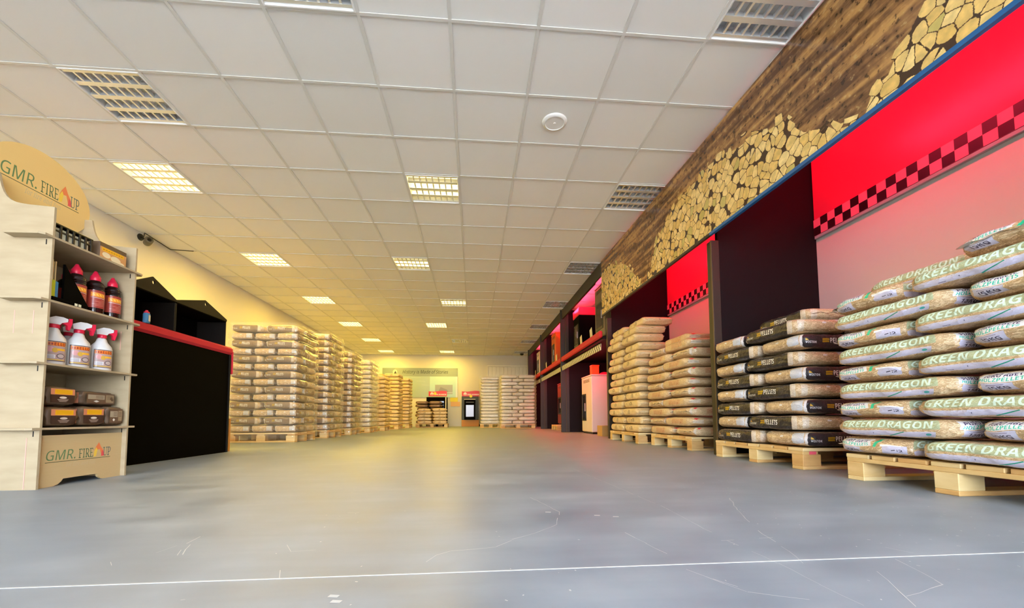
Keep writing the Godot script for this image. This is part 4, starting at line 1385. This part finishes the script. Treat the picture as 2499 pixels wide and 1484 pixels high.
	pm.albedo_texture = tex(pim)
	var qim := Image.create(256, 256, false, Image.FORMAT_RGBA8)
	qim.fill(c8(214, 138, 104))
	qim.fill_rect(Rect2i(20, 30, 150, 120), c8(120, 168, 206))
	fill_disc(qim, Vector2(95, 150), Vector2(60, 40), c8(236, 186, 120))
	qim.fill_rect(Rect2i(186, 20, 12, 200), c8(240, 214, 120))
	var qm := paint("briquette end print", Color.WHITE, 0.35)
	qm.albedo_texture = tex(qim)
	var gim := Image.create(256, 256, false, Image.FORMAT_RGBA8)
	gim.fill(c8(104, 80, 60))
	gim.fill_rect(Rect2i(10, 40, 150, 110), c8(170, 156, 132))
	for k in 3:
		bar(gim, Vector2(80, 64 + k * 28), Vector2(150, 68 + k * 28), 8, c8(84, 64, 50))
	fill_poly(gim, [Vector2(60, 200), Vector2(86, 172), Vector2(112, 200), Vector2(86, 228)], c8(230, 226, 220))
	gim.fill_rect(Rect2i(172, 30, 74, 190), c8(156, 136, 106))
	for k in 4:
		bar(gim, Vector2(184, 60 + k * 26), Vector2(236, 56 + k * 26), 8, c8(86, 66, 50))
	var gm := paint("briquette back print", Color.WHITE, 0.35)
	gm.albedo_texture = tex(gim)
	var y4 := 0.317
	var packs := [[-2.30, 0.0, -2.46, 0.17, 0.108, 0.0, pm, "orange and black briquette pack at the bottom of the two stacked ones"], [-2.305, 0.114, -2.455, 0.165, 0.105, 0.0, pm, "orange and black briquette pack lying on another one"], [-2.30, 0.0, -2.64, 0.16, 0.115, 0.0, pm, "orange and black briquette pack beside the brown one"], [-2.29, 0.0, -2.78, 0.115, 0.118, 0.0, gm, "brown-backed briquette pack with a white diamond mark"], [-2.32, 0.12, -2.70, 0.26, 0.085, 0.08, gm, "crumpled brown briquette pack lying across two others"], [-2.46, 0.0, -2.5, 0.2, 0.2, 0.0, pm, "dark briquette pack standing at the back of the shelf"]]
	for q in packs:
		var b := thing("briquette_pack", q[7], "briquette pack", Vector3(q[0], y4 + q[1], q[2]), q[5], "briquette packs on the lowest shelf")
		var dx := 0.15 if q[0] > -2.4 else 0.12
		obj("body", bag_mesh(q[3], q[4] - 0.004, dx, 2, 0.1), mats["carton brown"], b, Vector3(0, q[4] / 2, 0), PI / 2)
		obj("label", face_x(q[3] * 0.8, q[4] * 0.72), q[6], b, Vector3(dx / 2 + 0.004, q[4] / 2, 0))
		obj("end_label", face_z(dx * 0.8, q[4] * 0.72), qm, b, Vector3(0, q[4] / 2, q[3] / 2 + 0.005))


func face_x(w: float, h: float) -> ArrayMesh:           # thin card facing +x, print upright
	var key := "face_x %.3f %.3f" % [w, h]
	if not meshes.has(key):
		var s := Shape.new()
		s.quad(Vector3(0.0006, -h / 2, w / 2), Vector3(0.0006, -h / 2, -w / 2), Vector3(0.0006, h / 2, -w / 2), Vector3(0.0006, h / 2, w / 2), Vector3.RIGHT)
		s.quad(Vector3(-0.0006, -h / 2, w / 2), Vector3(-0.0006, -h / 2, -w / 2), Vector3(-0.0006, h / 2, -w / 2), Vector3(-0.0006, h / 2, w / 2), Vector3.LEFT)
		meshes[key] = s.done()
	return meshes[key]


func face_z(w: float, h: float) -> ArrayMesh:           # thin card facing +z, print upright
	var key := "face_z %.3f %.3f" % [w, h]
	if not meshes.has(key):
		var s := Shape.new()
		s.quad(Vector3(-w / 2, -h / 2, 0.0006), Vector3(w / 2, -h / 2, 0.0006), Vector3(w / 2, h / 2, 0.0006), Vector3(-w / 2, h / 2, 0.0006), Vector3.BACK)
		s.quad(Vector3(-w / 2, -h / 2, -0.0006), Vector3(w / 2, -h / 2, -0.0006), Vector3(w / 2, h / 2, -0.0006), Vector3(-w / 2, h / 2, -0.0006), Vector3.FORWARD)
		meshes[key] = s.done()
	return meshes[key]


# ---------------------------------------------------------------- counter and the side wall's things
func build_counter() -> void:
	var o := thing("black_counter", "black counter with red ledge and two gabled black display boxes", "counter", Vector3(-2.95, 0, -4.07))
	var off := -o.position
	obj("front_panel", between(Vector3(-2.665, 0, -4.71), Vector3(-2.64, 1.05, -3.40), 0.004), mats["stove black"], o, off)
	obj("body", between(Vector3(-3.3, 0, -4.69), Vector3(-2.665, 1.05, -3.42), 0.004), mats["stove black"], o, off)
	obj("corner_post", between(Vector3(-2.655, 0, -4.735), Vector3(-2.63, 1.05, -4.71), 0.004), mats["edge black"], o, off)
	obj("ledge", between(Vector3(-3.32, 1.05, -4.75), Vector3(-2.615, 1.13, -3.40), 0.02), mats["red cloth"], o, off)
	obj("ledge_drape", between(Vector3(-2.9, 0.84, -4.762), Vector3(-2.62, 1.09, -4.742), 0.008), mats["red cloth"], o, off)
	var rows := [[-3.40, -3.914, -3.63, 1.541], [-3.914, -4.68, -4.312, 1.535]]
	for q in rows:
		var z0: float = q[0]
		var z1: float = q[1]
		var zp: float = q[2]
		var hole := Vector2(-zp + 0.01, 1.495)
		var poly := PackedVector2Array([Vector2(-z0, 1.405), Vector2(-z1, 1.405), Vector2(-z1, 1.425), Vector2(-zp + 0.0008, q[3])])
		for k in 17:
			var f := PI / 2 - 0.02 - TAU * k / 16.0 * 0.993
			poly.append(hole + Vector2(cos(f), sin(f)) * 0.016)
		poly.append_array([Vector2(-zp - 0.0008, q[3]), Vector2(-z0, 1.425)])
		var s := Shape.new()
		s.prism(poly, Vector3(-2.672, 0, 0), Vector3.FORWARD, Vector3.UP, Vector3.RIGHT, 0.012)
		obj("gable_board", s.done(), mats["edge black"], o, off)
		obj("box_top", between(Vector3(-2.96, 1.395, z1 + 0.004), Vector3(-2.662, 1.405, z0 - 0.004)), mats["stove black"], o, off)
		obj("box_back", between(Vector3(-2.97, 1.13, z1 + 0.004), Vector3(-2.955, 1.405, z0 - 0.004)), mats["stove black"], o, off)
		for z in [z0 - 0.008, z1 + 0.008]:
			obj("box_side", between(Vector3(-2.955, 1.13, z - 0.006), Vector3(-2.664, 1.395, z + 0.006)), mats["edge black"], o, off)
	var can := thing("spray_can", "small blue spray can with red top on the red ledge", "spray can", Vector3(-2.64, 1.13, -3.555))
	var s1 := Shape.new()
	s1.lathe(Vector3.ZERO, [Vector2(0, 0), Vector2(0.022, 0), Vector2(0.024, 0.004), Vector2(0.024, 0.074), Vector2(0.018, 0.084), Vector2(0.016, 0.086)], 20)
	obj("body", s1.done(), mats["sky blue"], can)
	var s2 := Shape.new()
	s2.lathe(Vector3.ZERO, [Vector2(0.019, 0.082), Vector2(0.02, 0.086), Vector2(0.018, 0.094), Vector2(0.01, 0.096), Vector2(0.009, 0.106), Vector2(0, 0.107)], 16)
	obj("cap", s2.done(), mats["red plastic"], can)
	obj("band", board(Vector3(0.002, 0.05, 0.018), 0.0), mats["card"], can, Vector3(0.0238, 0.04, 0))
	tag(obj("orange_board", board(Vector3(0.04, 0.36, 0.03), 0.003), mats["orange wood"], null, Vector3(-2.69, 0.18, -4.83)), "short orange wooden board standing at the counter's far corner", "board")
	# camera on the wall
	var c := thing("security_camera", "dark round security camera on a wall bracket under the ceiling", "camera", Vector3(WALL_L, 2.9, -6.2))
	var a := Shape.new()
	a.lathe(Vector3.ZERO, [Vector2(0, 0), Vector2(0.045, 0), Vector2(0.05, 0.01), Vector2(0.045, 0.022), Vector2(0, 0.025)], 20)
	var bs := obj("base", a.done(), mats["camera dark"], c, Vector3(0.0, 0.05, 0))
	bs.rotation.z = -PI / 2
	var b := Shape.new()
	b.tube(Vector3(0.02, 0.05, 0), Vector3(0.10, 0.0, 0.02), 0.016, 0.014)
	obj("arm", b.done(), mats["camera dark"], c)
	var e := Shape.new()
	e.lathe(Vector3.ZERO, [Vector2(0, -0.075), Vector2(0.03, -0.073), Vector2(0.046, -0.05), Vector2(0.05, 0.0), Vector2(0.05, 0.055), Vector2(0.045, 0.062), Vector2(0.036, 0.062), Vector2(0.034, 0.05), Vector2(0, 0.05)], 24)
	var bd := obj("body", e.done(), mats["camera grey"], c, Vector3(0.13, -0.02, 0.02))
	bd.rotation = Vector3(PI / 2 - 0.25, 0.9, 0)
	var g := Shape.new()
	g.lathe(Vector3.ZERO, [Vector2(0.024, 0.05), Vector2(0.022, 0.056), Vector2(0.012, 0.059), Vector2(0, 0.06)], 20)
	obj("lens", g.done(), mats["stove glass"], bd)
	var k := Shape.new()
	var path := [Vector3(-4.69, 2.95, -6.19), Vector3(-4.68, HC - 0.006, -6.19), Vector3(-4.735, HC - 0.006, -6.78), Vector3(-4.42, HC - 0.006, -6.82)]
	for j in path.size() - 1:
		k.tube(path[j], path[j + 1], 0.006, 0.006, 8)
	tag(obj("camera_cable", k.done(), mats["camera dark"]), "thin dark cable running from the security camera along the ceiling", "cable")


func build_left_stacks() -> void:
	rng.seed = 123
	var g := "pellet bags in the wrapped row"
	# kind, label start, place, flank x, front z, layers, shown in front
	var rows := [
		["banded_wrapped_bag", "wrapped", "wrapped brown-banded bag", "of the stack behind the counter", -2.66, -6.5, 14, 3],
		["banded_wrapped_bag", "wrapped", "wrapped brown-banded bag", "of the second stack past the counter", -2.60, -7.70, 15, 1],
		["banded_wrapped_bag", "wrapped", "wrapped brown-banded bag", "of the third stack past the counter", -2.58, -9.06, 14, 2],
		["silvery_pellet_bag", "silver", "silvery pellet bag", "of the fourth stack past the counter", -2.50, -10.37, 14, 1],
		["plain_pellet_bag", "cream", "plain pellet bag", "of the fifth stack past the counter", -2.45, -11.8, 12, 1],
		["plain_pellet_bag", "cream", "plain pellet bag", "of the sixth stack", -2.35, -13.4, 14, 2],
		["plain_pellet_bag", "cream", "plain pellet bag", "of the last tall stack", -2.25, -14.9, 14, 1],
	]
	var ordinal := ["first", "second", "third", "fourth", "fifth", "sixth", "last tall"]
	for k in rows.size():
		var q = rows[k]
		var L := 0.5
		var W := 0.333
		pallet("wooden pallet under the %s pellet stack past the counter" % ordinal[k], Vector3(q[4] - 0.5, 0, q[5] - 0.417), 0.98, 0.81)
		stack_across(q[0], q[1], q[2], q[3], g, q[4], q[5], q[6], L, 0.117, W, 1.0, q[7])
		if k < 4:
			stretch_wrap("clear stretch film round the %s pellet stack past the counter" % ordinal[k], q[4] - 1.0, q[4], q[5] - 0.833, q[5], 0.06, 0.146 + q[6] * 0.117 + 0.03, 0.117, 40 + k)


func build_far_end() -> void:
	rng.seed = 321
	# the low pile and the dark bags behind it
	pallet("wooden pallet under the low pile of loose bags", Vector3(-1.53, 0, -16.0), 1.15, 0.8)
	for i in 5:
		for k in 2:
			if i == 4 and k == 0:
				continue
			lay_bag("loose_pellet_bag", "cream", "loose pellet bag in the low pile, %s layer, %s" % [ORD[i], "nearer the tall stacks" if k == 0 else "nearer the wall stove"], "loose bags in the low pile", Vector3(-1.81 + k * 0.56 + 0.03 * sin(i * 3.0), 0.146 + (i + 0.5) * 0.115, -15.83), 0.0, 0.55, 0.115, 0.4)
	lay_bag("loose_pellet_bag", "cream", "loose pellet bag on the low pile's upper end, nearer the tall stacks", "loose bags in the low pile", Vector3(-1.84, 0.146 + 4.4 * 0.115, -15.9), 0.12, 0.5, 0.1, 0.4)
	pallet("wooden pallet under the pile of dark brown bags", Vector3(-1.74, 0, -16.75), 1.0, 0.62)
	for i in 7:
		for k in 2:
			lay_bag("brown_pellet_bag", "brown", "dark brown bag in the pile behind the low one, %s layer, %s" % [ORD[i], "nearer the tall stacks" if k == 0 else "nearer the wall stove"], "dark brown bags behind the low pile", Vector3(-2.0 + k * 0.53 + 0.04 * sin(i * 2.0), 0.146 + (i + 0.5) * 0.125, -16.68), 0.0, 0.52, 0.125, 0.4)
	# two stacks by the folding door
	pallet("wooden pallet under the white-wrapped stack", Vector3(0.61, 0, -15.02), 0.74, 0.5)
	for i in 15:
		lay_bag("white_wrapped_bag", "silver", "white-wrapped bag, %s layer of the narrow stack by the door" % ORD[i], "white-wrapped bags by the folding door", Vector3(0.61, 0.146 + (i + 0.5) * 0.112, -15.02), 0.0, 0.72, 0.112, 0.5)
	stretch_wrap("clear stretch film round the white-wrapped stack", 0.23, 0.985, -15.29, -14.75, 0.13, 0.146 + 15 * 0.112 + 0.02, 0.112, 60)
	pallet("wooden pallet under the stack beside the stove racks", Vector3(1.48, 0, -14.17), 1.14, 0.92)
	stack_across("pale_pellet_bag", "silver", "pale pellet bag", "of the stack against the stove racks", "pale bags against the stove racks", 0.90, -13.7, 14, 0.58, 0.117, 0.385, -1.0, 3)
	stretch_wrap("clear stretch film round the stack against the stove racks", 0.89, 2.07, -14.67, -13.69, 0.06, 0.146 + 14 * 0.117 + 0.02, 0.117, 61)
	# poster
	var im := Image.create(1024, 408, false, Image.FORMAT_RGBA8)
	im.fill(c8(158, 176, 168))
	im.fill_rect(Rect2i(0, 0, 1024, 116), c8(134, 146, 136))
	im.fill_rect(Rect2i(0, 0, 170, 116), c8(120, 136, 134))
	write(im, "History is Made of Stories", Rect2(272, 26, 622, 66), c8(30, 36, 32), font_plain, 0.22)
	fill_disc(im, Vector2(170, 56), Vector2(30, 34), c8(210, 200, 186))
	fill_poly(im, [Vector2(150, 84), Vector2(176, 40), Vector2(196, 84)], c8(40, 36, 34))
	im.fill_rect(Rect2i(644, 118, 370, 290), c8(172, 204, 200))
	im.fill_rect(Rect2i(1000, 118, 24, 290), c8(206, 214, 214))
	im.fill_rect(Rect2i(716, 232, 240, 130), c8(148, 152, 154))
	fill_poly(im, [Vector2(760, 330), Vector2(790, 262), Vector2(880, 300), Vector2(900, 340)], c8(128, 128, 132))
	im.fill_rect(Rect2i(716, 336, 240, 10), c8(186, 196, 200))
	for k in 3:
		bar(im, Vector2(390 + k * 70, 128 + k * 52), Vector2(520 + k * 60, 134 + k * 52), 4, c8(178, 192, 182))
	var pm := paint("poster print", Color.WHITE, 0.4)
	pm.albedo_texture = tex(im)
	var p := thing("wall_poster", "wide grey-green poster with lettering and a stove picture on the end wall", "poster", Vector3(-2.235, 1.84, WALL_FAR))
	obj("panel", board(Vector3(3.13, 1.25, 0.02), 0.002), mats["grey metal"], p, Vector3(0, 0, 0.012))
	obj("print", face_z(3.125, 1.245), pm, p, Vector3(0, 0, 0.0236))
	# signs
	var sim := Image.create(512, 150, false, Image.FORMAT_RGBA8)
	sim.fill(c8(206, 40, 42))
	fill_poly(sim, [Vector2(40, 66), Vector2(92, 30), Vector2(144, 66), Vector2(132, 70), Vector2(132, 120), Vector2(112, 120), Vector2(112, 76), Vector2(72, 76), Vector2(72, 120), Vector2(52, 120), Vector2(52, 70)], c8(244, 232, 222))
	sim.fill_rect(Rect2i(86, 88, 14, 32), c8(244, 232, 222))
	write(sim, "EDILKAMIN", Rect2(158, 78, 330, 40), c8(244, 232, 222), font_bold)
	var sm := paint("sign print", Color.WHITE, 0.4)
	sm.albedo_texture = tex(sim)
	for k in 2:
		var x := -1.46 if k == 0 else -0.105
		var s := thing("stove_display", ["black display stove under a red sign behind the brown bags", "display stove in a dark green cabinet under a red sign"][k], "stove display", Vector3(x, 0, -17.25))
		var wave := PackedVector2Array([Vector2(-0.37, 1.245), Vector2(0.37, 1.245)])
		for j in 13:
			var u := 0.37 - 0.74 * j / 12.0
			wave.append(Vector2(u, 1.455 + 0.018 * sin(u * 8.0)))
		var ws := Shape.new()
		ws.prism(wave, Vector3(0, 0, 0.0), Vector3.RIGHT, Vector3.UP, Vector3.BACK, 0.03, Rect2(-0.37, 1.245, 0.74, 0.215))
		obj("sign", ws.done(), sm, s)
		var stick := Shape.new()
		stick.lathe(Vector3.ZERO, [Vector2(0, -0.006), Vector2(0.06, -0.006), Vector2(0.06, 0.0), Vector2(0, 0.0)], 20)
		var y := obj("yellow_sticker", stick.done(), mats["yellow"], s, Vector3(-0.11 if k == 0 else 0.0, 1.36 if k == 0 else 1.25, 0.04))
		y.rotation.x = PI / 2
		if k == 0:
			obj("cabinet", between(Vector3(-0.46, 0.0, -0.35), Vector3(0.38, 1.21, 0.02), 0.01), mats["stove black"], s)
			obj("edge_post", between(Vector3(0.31, 0.0, 0.02), Vector3(0.35, 1.2, 0.03), 0.003), mats["door white"], s)
			obj("glass", between(Vector3(-0.3, 0.55, 0.02), Vector3(0.25, 1.05, 0.026), 0.003), mats["stove glass"], s)
		else:
			obj("cabinet", between(Vector3(-0.38, 0.27, -0.35), Vector3(0.37, 1.245, 0.0), 0.006), mats["cabinet green"], s)
			obj("side_panel", between(Vector3(0.34, 0.0, -0.35), Vector3(0.38, 1.245, 0.03), 0.006), mats["stove black"], s)
			obj("plinth", between(Vector3(-0.38, 0.0, -0.35), Vector3(0.335, 0.268, 0.0), 0.006), mats["orange wood"], s)
			obj("stove_body", between(Vector3(-0.27, 0.29, 0.0), Vector3(0.18, 1.10, 0.22), 0.01), mats["stove black"], s)
			obj("stove_top", between(Vector3(-0.275, 1.10, 0.0), Vector3(0.19, 1.125, 0.225), 0.004), mats["door white"], s)
			obj("door_bar", between(Vector3(-0.2, 0.985, 0.22), Vector3(0.12, 1.0, 0.228), 0.003), mats["grey metal"], s)
			obj("glass", between(Vector3(-0.2, 0.4, 0.22), Vector3(0.12, 0.88, 0.226), 0.003), mats["mirror glass"], s)
	var spk := Shape.new()
	spk.lathe(Vector3.ZERO, [Vector2(0, -0.07), Vector2(0.05, -0.06), Vector2(0.08, -0.02), Vector2(0.085, 0.0), Vector2(0.05, 0.01)], 20)
	tag(obj("dome_camera", spk.done(), mats["camera dark"], null, Vector3(2.0, HC - 0.012, -17.0)), "small dark dome camera under the ceiling near the folding door", "camera")
	var fb := thing("sale_flyer", "yellow and orange flyer hanging on the end wall beside the poster", "flyer", Vector3(-0.82, 1.08, WALL_FAR + 0.012))
	obj("sheet", board(Vector3(0.32, 0.22, 0.006), 0.001), mats["yellow"], fb, Vector3(0, 0.06, 0))
	obj("lower_sheet", board(Vector3(0.4, 0.2, 0.006), 0.001), mats["flyer peach"], fb, Vector3(0.06, -0.14, 0))


# ---------------------------------------------------------------- materials
func build_materials() -> void:
	font_bold = SystemFont.new()
	font_bold.font_names = PackedStringArray(["Droid Sans"])
	font_bold.font_weight = 700
	font_plain = SystemFont.new()
	font_plain.font_names = PackedStringArray(["Droid Sans"])
	font_serif = SystemFont.new()
	font_serif.font_names = PackedStringArray(["Droid Serif"])
	paint("plaster", c8(212, 208, 198), 0.85)
	for k in 3:
		paint("tile %d" % k, [c8(240, 239, 235), c8(236, 235, 231), c8(242, 240, 236)][k], 0.9)
	paint("grid white", c8(222, 221, 216), 0.45)
	paint("lamp white", c8(236, 236, 234), 0.35)
	paint("lamp reflector", c8(238, 240, 242), 0.22, 0.55)
	var tl := paint("tube lit", c8(255, 250, 236), 0.4)
	tl.emission_enabled = true
	tl.emission = LAMP_COLOR.lerp(Color.WHITE, 0.3)
	tl.emission_energy_multiplier = 9.0
	paint("tube off", c8(236, 240, 244), 0.25)
	var rg := paint("red glow", c8(255, 90, 90), 0.4)
	rg.emission_enabled = true
	rg.emission = c8(255, 40, 50)
	rg.emission_energy_multiplier = 4.0
	paint("black paint", c8(24, 22, 22), 0.5)
	paint("black board", c8(24, 20, 22), 0.5, 0.0, 0.25)
	paint("brown black", c8(44, 38, 30), 0.5)
	paint("edge brown", c8(96, 78, 50), 0.6)
	paint("edge black", c8(28, 26, 24), 0.5, 0.0, 0.3)
	paint("edge blue", c8(22, 96, 156), 0.4)
	paint("red gloss", c8(228, 54, 88), 0.3)
	paint("red cloth", c8(206, 32, 52), 0.7)
	paint("grey metal", c8(168, 168, 172), 0.4)
	paint("black metal", c8(20, 20, 21), 0.35)
	paint("stove black", c8(8, 7, 7), 0.6, 0.0, 0.1)
	paint("stove white", c8(232, 226, 214), 0.4)
	paint("stove taupe", c8(112, 98, 80), 0.5)
	paint("stove red", c8(120, 28, 34), 0.4)
	paint("stove glass", c8(12, 12, 14), 0.06)
	paint("mirror glass", c8(120, 112, 136), 0.12)
	paint("cabinet green", c8(62, 66, 44), 0.5)
	paint("orange", c8(232, 104, 36), 0.45)
	paint("orange wood", c8(204, 136, 56), 0.6)
	paint("cardboard", c8(196, 156, 92), 0.8)
	paint("card", c8(226, 218, 184), 0.7)
	paint("carton brown", c8(100, 78, 58), 0.5)
	paint("door white", c8(232, 228, 216), 0.55)
	paint("yellow", c8(222, 206, 60), 0.6)
	paint("flyer peach", c8(226, 176, 120), 0.6)
	paint("pink", c8(236, 90, 110), 0.7)
	paint("lime", c8(196, 204, 40), 0.4)
	paint("sky blue", c8(70, 140, 190), 0.4)
	paint("white plastic", c8(232, 232, 232), 0.3)
	paint("red plastic", c8(226, 34, 70), 0.35)
	paint("dark bottle", c8(34, 14, 14), 0.14)
	paint("camera dark", c8(34, 32, 28), 0.5)
	paint("camera grey", c8(96, 90, 76), 0.4)
	paint("scratch", c8(206, 208, 204), 0.75)
	paint("plywood edge", c8(222, 168, 150), 0.7)
	paint("seam film", c8(226, 218, 204), 0.3)
	var pane := paint("pane", Color(1, 1, 1, 0.03), 0.02)
	pane.transparency = BaseMaterial3D.TRANSPARENCY_ALPHA
	var film := paint("stretch film", Color(1, 1, 1, 0.05), 0.18)
	film.transparency = BaseMaterial3D.TRANSPARENCY_ALPHA
	# grained wood
	for q in [["pine", c8(212, 172, 108), c8(232, 198, 138)], ["pine pale", c8(222, 190, 130), c8(240, 214, 160)], ["pine warm", c8(200, 152, 90), c8(224, 182, 116)], ["plywood", c8(172, 152, 119), c8(184, 165, 132)]]:
		var g := noise_of(hash(q[0]) % 1000, 0.02, 4).get_seamless_image(128, 512)
		g.resize(512, 512, Image.INTERPOLATE_BILINEAR)
		var m := paint(q[0], Color.WHITE, 0.65)
		m.albedo_texture = tex(ramped(g, [[0.0, q[1]], [1.0, q[2]]]))
		m.uv1_triplanar = true
		m.uv1_world_triplanar = true
		m.uv1_scale = Vector3(1.4, 1.4, 1.4)
	# tile dimples, bag crinkle
	var cr := noise_of(8, 0.014, 4)
	cr.fractal_type = FastNoiseLite.FRACTAL_RIDGED
	var crinkle := tex(cr.get_seamless_image(512, 512))
	var tile := pellet_tile()
	for kind in ["mint", "band", "wrapped", "timber", "cream", "silver", "brown"]:
		bag_films[kind] = bag_material(kind, tile, crinkle)
	# chequers
	for q in [["checker red", c8(240, 120, 150), c8(40, 10, 20)], ["checker white", c8(236, 232, 214), c8(22, 18, 18)]]:
		var im := Image.create(64, 64, false, Image.FORMAT_RGB8)
		im.fill(q[1])
		im.fill_rect(Rect2i(32, 0, 32, 32), q[2])
		im.fill_rect(Rect2i(0, 32, 32, 32), q[2])
		var m := paint(q[0], Color.WHITE, 0.4)
		m.albedo_texture = tex(im)
	# sealed concrete: cool grey with cloudy wear and short brushed streaks
	var cloud := noise_of(21, 0.006, 5).get_seamless_image(1024, 1024)
	var streak := noise_of(22, 0.02, 4).get_seamless_image(128, 1024)
	streak.resize(1024, 1024, Image.INTERPOLATE_BILINEAR)
	cloud.convert(Image.FORMAT_L8)
	streak.convert(Image.FORMAT_L8)
	var a := cloud.get_data()
	var b := streak.get_data()
	for k in a.size():
		a[k] = (a[k] * 5 + b[k] * 3) >> 3
	var mixed := Image.create_from_data(1024, 1024, false, Image.FORMAT_L8, a)
	var fm := paint("concrete", Color.WHITE, 1.0)
	fm.albedo_texture = tex(ramped(mixed.duplicate(), [[0.0, c8(122, 132, 144)], [0.5, c8(142, 152, 163)], [1.0, c8(164, 172, 180)]]))
	fm.roughness_texture = tex(ramped(mixed, [[0.0, Color(0.34, 0.34, 0.34)], [1.0, Color(0.54, 0.54, 0.54)]]))
	fm.roughness_texture_channel = BaseMaterial3D.TEXTURE_CHANNEL_GREEN
	fm.uv1_triplanar = true
	fm.uv1_world_triplanar = true
	fm.uv1_scale = Vector3(0.36, 0.36, 0.36)
